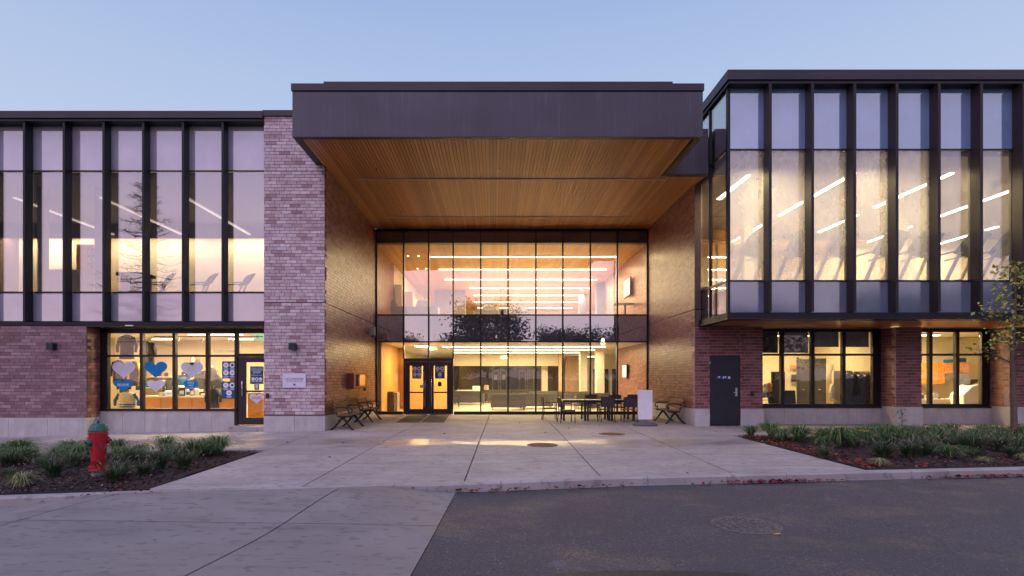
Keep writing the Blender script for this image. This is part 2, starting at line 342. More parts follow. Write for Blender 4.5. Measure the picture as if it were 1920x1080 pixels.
def tag(o, label, cat=None, group=None, kind=None):
    o['label'] = label
    if cat: o['category'] = cat
    if group: o['group'] = group
    if kind: o['kind'] = kind
    return o
def thing(name, label, cat, loc=(0, 0, 0), rz=0, group=None, world=False):
    o = bpy.data.objects.new(name, None); COL.objects.link(o); o.location = loc; o.rotation_euler = (0, 0, rz); o.empty_display_size = .1
    if world: o['wl'] = [float(k) for k in loc]
    return tag(o, label, cat, group)
def struct(name, label=None):
    o = bpy.data.objects.new(name, None); COL.objects.link(o); o['kind'] = 'structure'
    return o
def dup(root, loc, rz=0, label=None, sc=None):
    def cp(o, par):
        c = o.copy(); COL.objects.link(c); c.parent = par
        for ch in kids.get(o.name, []): cp(ch, c)
        return c
    kids = {}
    for o in COL.objects:
        if o.parent: kids.setdefault(o.parent.name, []).append(o)
    r = cp(root, None); r.location = loc; r.rotation_euler = (0, 0, rz)
    if label: r['label'] = label
    if sc: r.scale = sc if isinstance(sc, tuple) else (sc, sc, sc)
    return r
def text(body, size, loc, parent, mat, rot=(math.pi / 2, 0, 0), name='lettering', ext=.001, sx=1.0):
    c = bpy.data.curves.new(name, 'FONT'); c.body = body; c.size = size; c.align_x = 'CENTER'; c.align_y = 'CENTER'; c.extrude = ext; c.resolution_u = 3
    t_ = bpy.data.objects.new('tmp', c); COL.objects.link(t_); me = bpy.data.meshes.new_from_object(t_); bpy.data.objects.remove(t_)
    me.materials.clear(); me.materials.append(MT[mat]); o = link(name, me, parent, loc=loc); o.rotation_euler = rot; o.scale = (sx, 1, 1); return o

# ---------------- brickwork ----------------
BL, BH = .30, .0968
def wall(root, axis, pos, face, rects, pal, mortar, singles, name='wall', thick=.2, label=None):
    """axis 'x': wall runs along x, outer face at y=pos facing face(-1 => -Y). rects: list of (a0,a1,z0,z1)"""
    bk = MB(); bricks = []
    for a0, a1, z0, z1 in rects:
        d0, d1 = (pos - face * .006, pos - face * thick); d0, d1 = min(d0, d1), max(d0, d1)
        if axis == 'x': bk.box(a0, a1, d0, d1, z0, z1)
        else: bk.box(d0, d1, a0, a1, z0, z1)
    w = bk.build(name, mortar, root)
    if label: w['label'] = label
    for a0, a1, z0, z1 in rects:
        k0 = int(math.floor(z0 / BH + .5)); k = k0; 
        while True:
            zb = k * BH; zt = zb + BH - .013
            if zb < z0 - .001: zb = z0
            if zt > z1: zt = z1
            if zb >= z1 - .02: break
            off = ((k % 2) * .5 + (.167 if k % 4 > 1 else 0)) * BL; a = math.floor((a0 - off) / BL) * BL + off
            while a < a1:
                b0, b1 = max(a + .006, a0 + .001), min(a + BL - .006, a1 - .001)
                if b1 - b0 > .03 and zt - zb > .02: bricks.append((b0, b1, zb, zt))
                a += BL
            k += 1
    def dist(b):
        p = ((b[0] + b[1]) / 2, pos) if axis == 'x' else (pos, (b[0] + b[1]) / 2)
        return math.hypot(*p) + abs((b[2] + b[3]) / 2 - 1.6) * .6 - (b[1] - b[0]) * 2
    bricks.sort(key=dist); cache = {}
    y0, y1 = sorted((-face * 0.0, -face * .03))
    for b in bricks[:singles]:
        L, H = round(b[1] - b[0], 3), round(b[3] - b[2], 3)
        if (L, H) not in cache:
            m = MB(); m.box(-L / 2, L / 2, y0, y1, -H / 2, H / 2) if axis == 'x' else m.box(y0, y1, -L / 2, L / 2, -H / 2, H / 2)
            cache[(L, H)] = m.mesh('brick', BM[pal][0])
        j = R.uniform(-.0015, .002) * face; c = ((b[0] + b[1]) / 2, (b[2] + b[3]) / 2)
        link('brick', cache[(L, H)], w, loc=(c[0], pos + j, c[1]) if axis == 'x' else (pos + j, c[0], c[1]))
    m = MB()
    for b in bricks[singles:]:
        j = R.uniform(-.0015, .002) * face; q0, q1 = sorted((pos + j, pos - face * .03))
        m.box(b[0], b[1], q0, q1, b[2], b[3]) if axis == 'x' else m.box(q0, q1, b[0], b[1], b[2], b[3])
    if m.v: m.build('brickwork', BM[pal][1], w, kind='stuff')
    return w
def stones(w, axis, pos, face, a0, a1, z0f, z1, n, d=.025):
    for i in range(n):
        b0 = a0 + (a1 - a0) * i / n + (.003 if i else 0); b1 = a0 + (a1 - a0) * (i + 1) / n - (.003 if i < n - 1 else 0)
        q0, q1 = sorted((pos + face * d, pos - face * .15)); m = MB()
        z0 = z0f if not callable(z0f) else z0f(b0) - .05
        m.box(b0, b1, q0, q1, z0, z1 - .004) if axis == 'x' else m.box(q0, q1, b0, b1, z0, z1 - .004)
        m.build('stone_panel', 'stone', w, bevel=.004)
# ---------------- ground ----------------
def lerp(a, b, t): return a + (b - a) * t
CP = [(-40, 6.3), (-12, 7.35), (-6.9, 7.65), (-5.1, 7.8), (-1.19, 8.35), (2.16, 8.98), (9.6, 9.85), (24, 11.2), (45, 13)]
def yc(x):
    for (x0, y0), (x1, y1) in zip(CP, CP[1:]):
        if x <= x1: return lerp(y0, y1, (x - x0) / (x1 - x0))
    return CP[-1][1]
def zp(x, y): return .018 * max(min(0, x + 5), -12) - .03 * min(1, max(0, (14 - y) / 5))
def sm(t): t = min(1, max(0, t)); return t * t * (3 - 2 * t)
def drop(x):   # how far the road lies under the kerb top
    return .005 + .135 * max(sm((x + 1.9) / 1.7), sm((-5.3 - x) / 1.6))
def zroad(x, y):
    top = zp(x, yc(x)); base = -.18; near = top - drop(x)
    t = sm((yc(x) - .17 - y) / 2.2); return lerp(near, base, t)
def sheet(name, mat, xs, rowf, zf, kind='structure', parent=None):
    m = MB(); rows = []
    for x in xs:
        rows.append([(x if len(p) == 1 else p[0], p[-1]) for p in rowf(x)])
    nx, ny = len(xs), len(rows[0])
    for r in rows:
        for (x, y) in r: m.v.append((x, y, zf(x, y)))
    for i in range(nx - 1):
        for j in range(ny - 1):
            a = i * ny + j; m.f.append((a, a + ny, a + ny + 1, a + 1))
    return m.build(name, mat, parent, smooth=True, kind=kind)
g = MB(); g.quad((-400, -400, -.45), (400, -400, -.45), (400, 400, -.45), (-400, 400, -.45)); g.build('ground', 'ground', kind='structure')
# asphalt road: from the apron edge to the right, and behind the camera
def ax(y): return -.58 - .05 * (8.0 - y) if y > 0 else -.98     # apron / asphalt boundary
xs = [i / 24 for i in range(25)]
def road_row(t):
    out = []
    for y in (-14, -8, -3, 0, 2, 3, 4, 4.6, 5.2, 5.8, 6.3, 6.8, 7.2, 7.6, None):
        if y is None:
            x = lerp(ax(8), 45, t ** 1.6); out.append((x, yc(x) - .15))
        else:
            x = lerp(ax(y), 45, t ** 1.6); out.append((x, min(y, yc(x) - .2)) if t < .03 else (x, min(yc(x) - .2, y * (yc(x) / 8.0) if y > 0 else y)))
    return out
sheet('road', 'asphalt', xs, road_row, zroad)
# fresh tar patch close to the camera
m = MB(); pts = []
for i in range(40):
    t = i / 40 * 2 * math.pi; cx = 1.45 + 1.0 * math.copysign(abs(math.cos(t)) ** .5, math.cos(t)); cy = 4.52 + .46 * math.copysign(abs(math.sin(t)) ** .5, math.sin(t)) + R.uniform(-.015, .015)
    pts.append((cx + R.uniform(-.02, .02), cy, -.172))
m.quad(*pts); m.build('tar_patch', 'tar', kind='structure')
# apron slabs (concrete driveway on the left)
apron = struct('driveway')
def ajoint(k):   # x at given y of the k-th joint
    return lambda y: {0: ax(y), 1: -2.26 - .16 * (7.98 - min(y, 7.98)) if y > 0 else -3.5, 2: -5.15 - .42 * (7.8 - y) * (1 if y > 0 else .5), 3: -12, 4: -30}[k]
def strip_slab(parent, mat, fl, fr, y0, y1, zf, gap=.011, name='slab', nx=10, ny=8, th=.1, yt=None):
    m = MB(); V = []
    for j in range(ny + 1):
        for i in range(nx + 1):
            s, t = i / nx, j / ny
            ya = y0(0) if callable(y0) else y0
            def ends(y): return fl(y) + gap, fr(y) - gap
            # bottom / top y may follow the kerb
            yy = lerp(y0, y1 if not callable(y1) else 0, t) if not callable(y0) and not callable(y1) else None
            if yy is None:
                xa, xb = ends(8.2 if callable(y1) else 8.4); xg = lerp(xa, xb, s)
                lo = y0(xg) if callable(y0) else y0; hi = y1(xg) if callable(y1) else y1
                yy = lerp(lo + gap, hi - gap, t)
                xa, xb = ends(yy); xg = lerp(xa, xb, s)
            else:
                yy = lerp(y0 + gap, y1 - gap, t); xa, xb = ends(yy); xg = lerp(xa, xb, s)
            V.append((xg, yy, zf(xg, yy)))
    m.v = V[:]; w = nx + 1
    for j in range(ny):
        for i in range(nx): a = j * w + i; m.f.append((a, a + 1, a + w + 1, a + w))
    rim = [i for i in range(w)] + [j * w + nx for j in range(1, ny + 1)] + [ny * w + i for i in range(nx - 1, -1, -1)] + [j * w for j in range(ny - 1, 0, -1)]
    b = len(m.v)
    for r in rim: x, y, z = V[r]; m.v.append((x, y, z - th))
    for i in range(len(rim)): k = (i + 1) % len(rim); m.f.append((rim[i], b + i, b + k, rim[k]))
    return m.build(name, mat, parent)
kf = lambda x: yc(x) - .165
ya = [-3, 0.5, 3.9, 6.5]
for k in range(4):
    fl, fr = ajoint(k + 1), ajoint(k)
    for a, b in ((-3, .5), (.5, 3.9), (3.9, 6.5)): strip_slab(apron, 'apron', fl, fr, a, b, zroad, nx=12)
    strip_slab(apron, 'apron', fl, fr, 6.5, kf, zroad, nx=16, ny=14)
m = MB(); m.quad((-30, -3, -.24), (-.3, -3, -.24), (-.3, 7.8, -.24), (-30, 7.0, -.24)); m.build('joint_bed', 'mulch', apron)
# kerb stones
kerb = struct('kerb')
xb = [-14, -11.6, -9.2, -7.2, -5.25, -3.4, -1.5, .11, 2.5, 4.9, 7.2, 9.6, 12, 14.4, 16.8, 19.2, 24]
for a, b in zip(xb, xb[1:]):
    m = MB(); n = 10
    for i in range(n + 1):
        x = lerp(a + (.004), b - .004, i / n); y = yc(x); zt = zp(x, y) + .003; d = max(drop(x), .012)
        jit = R.uniform(-.004, .004)
        m.v += [(x, y - .004, zt - .25), (x, y - .004, zt), (x, y - .12 + jit, zt - .003), (x, y - .155 + jit, zt - .028 * min(1, d / .08)), (x, y - .165 + jit, zt - d - .12)]
        if i:
            q = (i - 1) * 5
            for k in range(4): m.f.append((q + k, q + k + 5, q + k + 6, q + k + 1))
    m.f.append((0, 1, 2, 3, 4)); q = n * 5; m.f.append((q + 4, q + 3, q + 2, q + 1, q)); m.build('kerb_stone', 'kerb', kerb)
# plaza
plaza = struct('plaza')
def vl(x15, slope=.02): return lambda y: x15 + slope * (y - 15) 
J = [lambda y: -5.0, vl(-2.70), vl(-.33), vl(1.86), vl(4.12), lambda y: 6.47]
Yp = [11.3, 14.6, 18.9, 22.95]
for k in range(5):
    fl, fr = J[k], J[k + 1]
    strip_slab(plaza, 'concrete', fl, fr, lambda x: yc(x) + .0, 11.3, zp, nx=10, ny=8)
    for a, b in zip(Yp, Yp[1:]): strip_slab(plaza, 'concrete', fl, fr, a, b, zp)
# side walks
for i in range(7):
    strip_slab(plaza, 'concrete', (lambda y, i=i: -5.0 - 2.2 * (i + 1)), (lambda y, i=i: -5.0 - 2.2 * i), 11.95, 14.6, zp)
    strip_slab(plaza, 'concrete', (lambda y, i=i: -5.0 - 2.2 * (i + 1)), (lambda y, i=i: -5.0 - 2.2 * i), 14.6, 16.75, zp)
    strip_slab(plaza, 'concrete', (lambda y, i=i: 6.47 + 2.4 * i), (lambda y, i=i: 6.47 + 2.4 * (i + 1)), 14.75, 18.4, zp)
m = MB(); m.quad((-21, 7, -.33), (24, 7, -.33), (24, 23, -.12), (-21, 23, -.33)); m.build('joint_bed', 'mulch', plaza)
# planting beds
def bed(name, x0, x1, y1, lab):
    xs_ = [lerp(x0, x1, i / 40) for i in range(41)]
    return sheet(name, 'mulch', xs_, lambda x: [(x, lerp(yc(x), y1, t / 14)) for t in range(15)],
                 lambda x, y: zp(x, y) - .035 + .05 * sm((y - yc(x)) / .4) * sm((y1 - y) / .4) + R.uniform(-.012, .012))
bed('planting_bed', -20, -5.0, 11.95, ''); bed('planting_bed', 6.47, 24, 14.75, '')

# ---------------- pavilion ----------------
pav = thing('entrance_pavilion', 'tall brick entrance pavilion with cedar lined canopy over the plaza', 'building', (.7, 16.06, 0), world=True)
FP = -6.76
wl_ = wall(pav, 'x', 16.06, -1, [(FP, -4.98, .44, 3.765), (FP, -4.98, 3.79, 7.63), (FP, -4.98, 7.655, 9.24)], 'pale', 'mortar_dark', 300, label='pale mauve brick pier wall beside the shop door')
stones(wl_, 'x', 16.06, -1, FP, -4.96, lambda x: zp(x, 16), .44, 2)
m = MB(); m.box(FP - .02, -4.94, 16.0, 16.5, 9.245, 9.41); m.build('coping', 'cap', wl_)
m = MB(); m.box(FP, -5.0, 16.07, 16.10, 7.63, 7.655); m.box(FP, -5.0, 16.07, 16.10, 3.765, 3.79); m.build('shadow_joint', 'frame', wl_)
wsl = wall(pav, 'y', -4.98, 1, [(16.092, 23.0, .0, 3.765), (16.092, 23.0, 3.79, 7.8)], 'brown', 'mortar_dark', 0, label='brown brick side wall left of the glass front')
stones(wsl, 'y', -4.98, 1, 16.21, 22.9, -.05, .44, 5, .012)
wsr = wall(pav, 'y', 6.50, -1, [(17.68, 23.0, .0, 3.765), (17.68, 23.0, 3.79, 7.8)], 'brown', 'mortar_dark', 0, label='brown brick side wall right of the glass front')
stones(wsr, 'y', 6.50, -1, 17.80, 22.9, -.05, .55, 4, .012)
# canopy
can = MB(); can.box(-5.235, 5.43, 14.18, 14.26, 7.82, 9.0); can.box(-5.235, -5.16, 14.26, 16.8, 7.82, 9.0); can.box(5.355, 5.43, 14.26, 16.86, 7.82, 9.0)
canopy = can.build('canopy', 'fascia', pav, bevel=.008); canopy['label'] = 'dark metal canopy fascia streaked by rain'
m = MB(); m.box(-5.26, 5.455, 14.155, 23.4, 9.02, 9.2); m.build('roof_cap', 'cap', canopy)
m = MB(); m.box(-4.42, 4.64, 14.17, 23.3, 9.2, 9.255); m.build('roof_cap', 'cap', canopy)
m = MB(); m.box(-5.10, 5.30, 14.27, 23.0, 9.0, 9.018); m.build('roof_deck', 'frame', canopy)
m = MB(); m.box(-5.159, 5.354, 14.262, 14.34, 7.823, 7.9); m.box(-5.158, -5.03, 14.34, 16.9, 7.823, 7.9); m.box(5.25, 5.353, 14.34, 16.9, 7.823, 7.9); m.build('soffit_border', 'frame', canopy)
m = MB(); m.box(-5.1, 5.30, 14.3, 16.95, 7.865, 7.9); m.box(-5.1, 6.55, 16.95, 23.1, 7.865, 7.9); m.build('soffit_backing', 'frame', canopy)
m = MB(); m.box(5.43, 6.62, 16.86, 16.94, 7.84, 9.25); m.build('fascia_return', 'fascia', pav)
m = MB(); m.box(5.355, 6.62, 16.80, 16.96, 7.80, 7.84); m.build('drip_edge', 'frame', pav)
m = MB(); m.box(5.43, 6.60, 16.94, 26, 9.0, 9.25); m.box(-5.1, 6.6, 23.4, 48, 8.6, 9.0); m.build('roof', 'cap', pav)
x = -5.02; cch = {}
while x < 6.48:
    w = .085; L0 = 14.345 if x < 5.16 else 16.97
    if L0 not in cch:
        mm = MB(); mm.box(0, w, L0, 23.0, 0, .022); cch[L0] = mm.mesh('plank', 'plank')
    link('plank', cch[L0], canopy, loc=(x, 0, 7.82 + R.uniform(0, .003)))
    x += .1
for (a, b, y) in ((-4.34, 5.42, 17.2), (-4.27, 5.5, 21.3)):
    m = MB(); m.box(a, b, y - .045, y + .045, 7.795, 7.835); m.build('light_channel', 'channel', pav)
sp = [(PX(706, 16.3), 16.3), (PX(936, 16.3), 16.3), (PX(1168, 16.4), 16.4), (PX(752, 20.6), 20.6), (PX(1100, 20.6), 20.6)]
for x, y in sp:
    m = MB(); m.lathe([(.035, 0), (.035, -.01), (.012, -.012), (.012, -.06), (.03, -.065), (.03, -.07)], 10, (x, y, 7.82)); m.build('sprinkler', 'chrome', pav)
# curtain wall
def curtain(root, xs, zs, Y, cell, mw=.06, md=.14, th=.05, frame='frame', cover=None, hide=()):
    cw = MB(); x0, x1, z0, z1 = xs[0], xs[-1], zs[0], zs[-1]
    cw.box(x0 - mw * .5, x0 + mw, Y - md / 2, Y + md / 2, z0, z1); cw.box(x1 - mw, x1 + mw * .5, Y - md / 2, Y + md / 2, z0, z1)
    cw.box(x0 + mw, x1 - mw, Y - md / 2, Y + md / 2, z1 - .09, z1); fr = cw.build('curtain_wall', frame, root)
    for x in xs[1:-1]:
        zb = zs[0]
        if cover and cover[0] - .02 < x < cover[1] + .02: zb = cover[2] - .005
        m = MB(); m.box(x - mw / 2, x + mw / 2, Y - md / 2 - .01, Y + md / 2, zb, z1 - .092); m.build('mullion', frame, fr)
    for z in zs[:-1]:
        for a, b in zip(xs, xs[1:]):
            if cover and a >= cover[0] - .02 and b <= cover[1] + .02 and z < cover[2] - .1: continue
            hh = .13 if z == zs[0] else th
            m = MB(); m.box(a + mw / 2, b - mw / 2, Y - md / 2 + .004, Y + md / 2 - .01, z, z + hh); m.build('transom', frame, fr)
    for j, (za, zb) in enumerate(zip(zs, zs[1:])):
        for i, (a, b) in enumerate(zip(xs, xs[1:])):
            if cover and a >= cover[0] - .02 and b <= cover[1] + .02:
                if j == 0: za_ = cover[2]
                else: za_ = za
            else: za_ = za
            if za_ >= zb: continue
            m = MB(); m.box(a + .02, b - .02, Y - .012, Y + .012, za_ + .02, zb + (.03 if j < len(zs) - 2 else -.05)); m.build('pane', cell(i, j), fr)
    return fr
HX = [PX(p, 23.06) for p in (704, 757, 804, 850, 901.5, 952.5, 1004.5, 1055, 1106.5, 1157, 1209)]
HX[0] = -4.975; HX[-1] = 6.495
HZ = [.0, 3.04, 4.17, 7.23, 7.81]
DX0, DX1, DZ = HX[1], HX[3], PZ(672, 23.06)
fr = curtain(pav, HX, HZ, 23.06, lambda i, j: ['glass_low', 'span_hall', 'glass', 'span_head'][j], cover=(DX0, DX1, DZ))
# entrance doors
m = MB(); m.box(DX0 + .0, DX0 + .09, 22.96, 23.16, 0.02, DZ); m.box(DX1 - .09, DX1, 22.96, 23.16, 0.02, DZ); m.box(DX0 + .09, DX1 - .09, 22.96, 23.16, DZ - .14, DZ)
xm = (DX0 + DX1) / 2; m.box(xm - .05, xm + .05, 22.965, 23.15, 0.02, DZ - .14); m.box(DX0 + .09, xm - .05, 22.97, 23.14, 0.0, .03); m.box(xm + .05, DX1 - .09, 22.97, 23.14, 0.0, .03)
dfr = m.build('door_frame', 'door_metal', pav)
def glassdoor(par, x0, x1, y, z0, z1, stile, bot, top, rail, pull, mat='door_metal'):
    m = MB(); m.box(x0, x0 + stile, y - .03, y + .03, z0, z1); m.box(x1 - stile, x1, y - .03, y + .03, z0, z1)
    m.box(x0 + stile, x1 - stile, y - .03, y + .03, z0, z0 + bot); m.box(x0 + stile, x1 - stile, y - .03, y + .03, z1 - top, z1)
    if rail: m.box(x0 + stile, x1 - stile, y - .028, y + .028, rail - .03, rail + .03)
    d = m.build('door', mat, par, bevel=.003)
    segs = ((z0 + bot, rail - .03), (rail + .03, z1 - top)) if rail else ((z0 + bot, z1 - top),)
    for a, b in segs: g_ = MB(); g_.box(x0 + stile - .01, x1 - stile + .01, y - .008, y + .008, a - .01, b + .01); g_.build('pane', 'glass_low', d)
    h = MB(); hx, h0, h1 = pull
    h.tube([(hx, y - .03, h0), (hx, y - .09, h0), (hx, y - .09, h1), (hx, y - .03, h1)], .014, 8); h.build('handle', 'chrome', d, smooth=True)
    return d
glassdoor(pav, DX0 + .095, xm - .055, 23.03, .035, DZ - .145, .17, .20, .17, .93, (xm - .13, .25, 1.95))
glassdoor(pav, xm + .055, DX1 - .095, 23.03, .035, DZ - .145, .17, .20, .17, .93, (xm + .13, .25, 1.95))

# ---------------- left wing ----------------
lw = thing('shop_wing', 'two storey left wing with finned glass upper floor over the shop', 'building', (-13.5, 16.06, 0), world=True)
LX = -20.0
fw = wall(lw, 'x', 16.06, -1, [(LX, -11.98, .39, 3.11)], 'mid', 'mortar_dark', 270, label='mauve brown brick wall under the finned glazing')
stones(fw, 'x', 16.06, -1, LX, -11.96, lambda x: zp(x, 16), .39, 7)
rw = wall(lw, 'y', -11.98, 1, [(16.092, 16.78, .39, 3.11)], 'brown', 'mortar_dark', 30, label='short brick return beside the shop window')
stones(rw, 'y', -11.98, 1, 16.21, 16.66, -.2, .39, 1, .012)
# storefront
SY = 16.67; SS = F / SY
sx = [-11.975] + [PX(p, SY) for p in (267, 328, 390, 444)]
sb = MB(); sb.box(-11.975, sx[-1] - .05, SY - .03, SY + .12, -.2, .56); base = sb.build('window_base', 'mortar_dark', lw)
stones(base, 'x', SY - .03, -1, -11.975, sx[-1] - .05, lambda x: zp(x, 16.6), .555, 6, .03)
sf = MB(); sf.box(-11.975, -11.75, SY - .06, SY + .08, .6, 3.04); sf.box(-11.975, sx[-1] + .02, SY - .09, SY + .08, .56, .62); sf.box(-11.975, FP, SY - .06, SY + .08, 2.92, 3.11)
win = sf.build('shop_window', 'frame', lw)
for x in sx[1:]: m = MB(); m.box(x - .045, x + .045, SY - .06, SY + .08, .62 if x < sx[-1] - .01 else .05, 2.918); m.build('mullion', 'frame', win)
for a, b in zip([-11.75] + sx[1:-1], sx[1:]):
    m = MB(); m.box(a + .045 * (a > -11.7), b - .045, SY - .055, SY + .07, 2.2, 2.26); m.build('transom', 'frame', win)
    for z0, z1 in ((.62, 2.2), (2.26, 2.92)): m = MB(); m.box(a + .02 * (a > -11.7), b - .03, SY - .01, SY + .01, z0, z1); m.build('pane', 'glass_low', win)
m = MB(); m.box(sx[-1] + .045, FP, SY - .055, SY + .07, 2.2, 2.30); m.build('transom', 'frame', win)
m = MB(); m.box(sx[-1] + .045, FP, SY - .01, SY + .01, 2.30, 2.92); m.build('pane', 'glass_low', win)
shop_door = glassdoor(lw, sx[-1] + .05, FP + .30, SY, .13, 2.195, .24, .22, .16, 1.15, (sx[-1] + .20, 1.0, 1.45)); shop_door['label'] = 'shop door with posters on its glass'
m = MB(); m.box(sx[-1] - .04, FP, SY - .5, SY + .1, -.15, .115); m.build('step', 'kerb', lw, bevel=.01)
# upper floor
GX = [-7.98 - 1.168 * i for i in range(11)]
m = MB(); m.box(GX[-1] - .02, FP - .01, 15.98, 16.60, 9.17, 9.38); m.build('roof_edge', 'cap', lw, bevel=.006)
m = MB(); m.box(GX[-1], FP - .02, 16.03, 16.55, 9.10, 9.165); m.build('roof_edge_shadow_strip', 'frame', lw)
m = MB(); m.box(GX[-1], FP - .01, 16.02, 16.60, 3.115, 3.2); m.build('sill_band', 'fin_blue', lw)
m = MB(); m.box(-11.98, FP - .01, 16.03, 16.60, 3.06, 3.11); m.build('light_track', 'frame', lw)
m = MB(); m.box(PX(235, 16.02) - .0, PX(250, 16.02), 16.0, 16.025, 3.08, 3.11); m.build('track_label', 'white', lw)
m = MB(); m.box(-11.98, FP, 16.3, 16.9, 3.045, 3.058); m.build('soffit_panel', 'frame', lw)
xg = [FP - .01] + GX; zs = [3.20, 4.10, 7.73, 9.10]
for i, x in enumerate(GX):
    m = MB(); m.box(x - .035, x + .035, 16.06, 16.34, 3.20, 9.155); m.build('fin', 'fin_blue', lw, bevel=.004)
for j, z in enumerate(zs[:-1]):
    for a, b in zip(xg[1:], xg): m = MB(); m.box(a + .036, b - .036, 16.335, 16.43, z + (.0 if j == 0 else .0), z + (.06 if j == 0 else .04)); m.build('transom', 'frame', lw)
for j, (z0, z1) in enumerate(zip(zs, zs[1:])):
    for a, b in zip(xg[1:], xg):
        m = MB(); m.box(a + .0, b - .0, 16.36, 16.384, z0 + .05, z1 - .01); m.build('pane', ['span_left', 'glass_left', 'span_left'][j], lw)
m = MB(); m.box(GX[-1], -6.8, 16.6, 24, 9.1, 9.36); m.build('roof', 'cap', lw)
m = MB(); m.box(GX[-1] - .2, GX[-1], 16.2, 24, -.3, 9.3); m.build('end_wall', 'mortar_dark', lw)

# ---------------- right wing ----------------
rg = thing('fitness_wing', 'right wing with projecting finned glass gym over red brick ground floor', 'building', (15, 17.65, 0), world=True)
wr = wall(rg, 'x', 17.65, -1, [(6.5, 6.97, .55, 3.2), (7.97, 8.69, .55, 3.2), (6.97, 7.97, 2.30, 3.2)], 'red', 'mortar_light', 110, label='red brick wall around the dark steel door')
stones(wr, 'x', 17.65, -1, 6.48, 6.97, -.05, .55, 1); stones(wr, 'x', 17.65, -1, 7.97, 8.71, -.05, .55, 1)
wp = wall(rg, 'x', 17.65, -1, [(13.0, 13.83, .62, 3.2)], 'red', 'mortar_light', 95, label='red brick pier between the two ground floor windows'); stones(wp, 'x', 17.65, -1, 12.98, 13.85, -.05, .62, 1)
wq = wall(rg, 'x', 17.65, -1, [(16.67, 20.5, .62, 3.2)], 'red', 'mortar_light', 70, label='red brick wall behind the young tree'); stones(wq, 'x', 17.65, -1, 16.65, 20.5, -.05, .62, 3)
wall(rg, 'y', 13.0, -1, [(17.682, 18.5, .62, 3.2)], 'red', 'mortar_light', 0, thick=.1); wall(rg, 'y', 16.67, -1, [(17.682, 18.5, .62, 3.2)], 'brown', 'mortar_light', 0, thick=.1)
wall(rg, 'y', 8.69, 1, [(17.682, 18.5, .62, 3.2)], 'red', 'mortar_light', 0, thick=.1); wall(rg, 'y', 13.83, 1, [(17.682, 18.5, .62, 3.2)], 'red', 'mortar_light', 0, thick=.1)
for xx_, f_ in ((13.0, -1), (16.67, -1)):
    m = MB(); m.box(xx_ - .012, xx_ + .12, 17.80, 18.56, -.05, .616); m.build('stone_panel', 'stone', wp)
for xx_ in (8.69, 13.83):
    m = MB(); m.box(xx_ - .12, xx_ + .012, 17.80, 18.56, -.05, .616); m.build('stone_panel', 'stone', wp)
# steel door
m = MB(); m.box(6.98, 7.96, 17.68, 17.74, .04, 2.28); dd = m.build('door', 'steel_door', rg, bevel=.004); dd['label'] = 'dark blue steel door with small strip sign'
m = MB(); m.box(6.965, 6.98, 17.655, 17.8, .02, 2.30); m.box(7.96, 7.975, 17.655, 17.8, .02, 2.30); m.box(6.98, 7.96, 17.655, 17.8, 2.28, 2.302); m.build('door_frame', 'cabinet_red', dd)
hx = PX(1381, 17.65); m = MB(); m.box(hx - .035, hx + .035, 17.66, 17.68, PZ(743, 17.65), PZ(727, 17.65)); m.tube([(hx, 17.66, 1.08), (hx, 17.62, 1.08), (hx - .11, 17.62, 1.08)], .011); m.build('handle', 'chrome', dd)
for z in (PZ(680, 17.65), PZ(732, 17.65), PZ(781, 17.65)): m = MB(); m.tube([(6.985, 17.672, z - .05), (6.985, 17.672, z + .05)], .012); m.build('hinge', 'chrome', dd)
WY = 18.40
def gwin(x0, x1, mull, sashz):
    b = MB(); b.box(x0, x1, WY - .03, WY + .15, -.1, .56); bb = b.build('window_base', 'mortar_dark', rg)
    stones(bb, 'x', WY - .03, -1, x0, x1, -.05, .55, max(3, int((x1 - x0) / 1.0)), .03)
    m = MB(); m.box(x0, x1, WY - .12, WY + .06, .55, .60); m.build('sill', 'frame', rg)
    f = MB(); f.box(x0, x0 + .08, WY - .05, WY + .08, .6, 3.2); f.box(mull[-1], x1, WY - .05, WY + .08, .6, 3.2); f.box(x0 + .08, mull[-1], WY - .05, WY + .08, 3.1, 3.2); f.box(x0 + .08, mull[-1], WY - .05, WY + .08, .601, .68)
    w = f.build('window', 'frame', rg); e = [x0 + .04] + mull
    for x in mull[:-1]: m = MB(); m.box(x - .055, x + .055, WY - .05, WY + .08, .68, 3.1); m.build('mullion', 'frame', w)
    for i, (a, b_) in enumerate(zip(e, e[1:])):
        m = MB(); m.box(a + .05, b_ - .05 * (i < len(mull) - 1), WY - .045, WY + .07, 2.30, 2.37); m.build('transom', 'frame', w)
        for z0, z1 in ((.67, 2.31), (2.36, 3.11)): m = MB(); m.box(a + .04, b_ - .03, WY - .01, WY + .01, z0, z1); m.build('pane', 'glass_low', w)
    return w
w1 = gwin(8.69, 13.0, [9.70, 10.72, 11.77, 12.74], 2.35); w1['label'] = 'four bay window with dark blinds half lowered'
for i, (a, b, zb) in enumerate(((8.8, 9.62, 2.42), (9.78, 10.64, 2.42), (10.8, 11.68, 2.62), (11.84, 12.7, 2.62))):
    m = MB(); m.box(a, b, WY + .10, WY + .104, zb, 3.12); m.box(a, b, WY + .095, WY + .11, zb - .02, zb + .01); m.build('blind', 'grey_paint' if i else 'dark_fabric', w1)
w2 = gwin(13.83, 16.67, [14.69, 15.59, 16.40], 2.35); w2['label'] = 'brightly lit window to the room with orange cupboards'
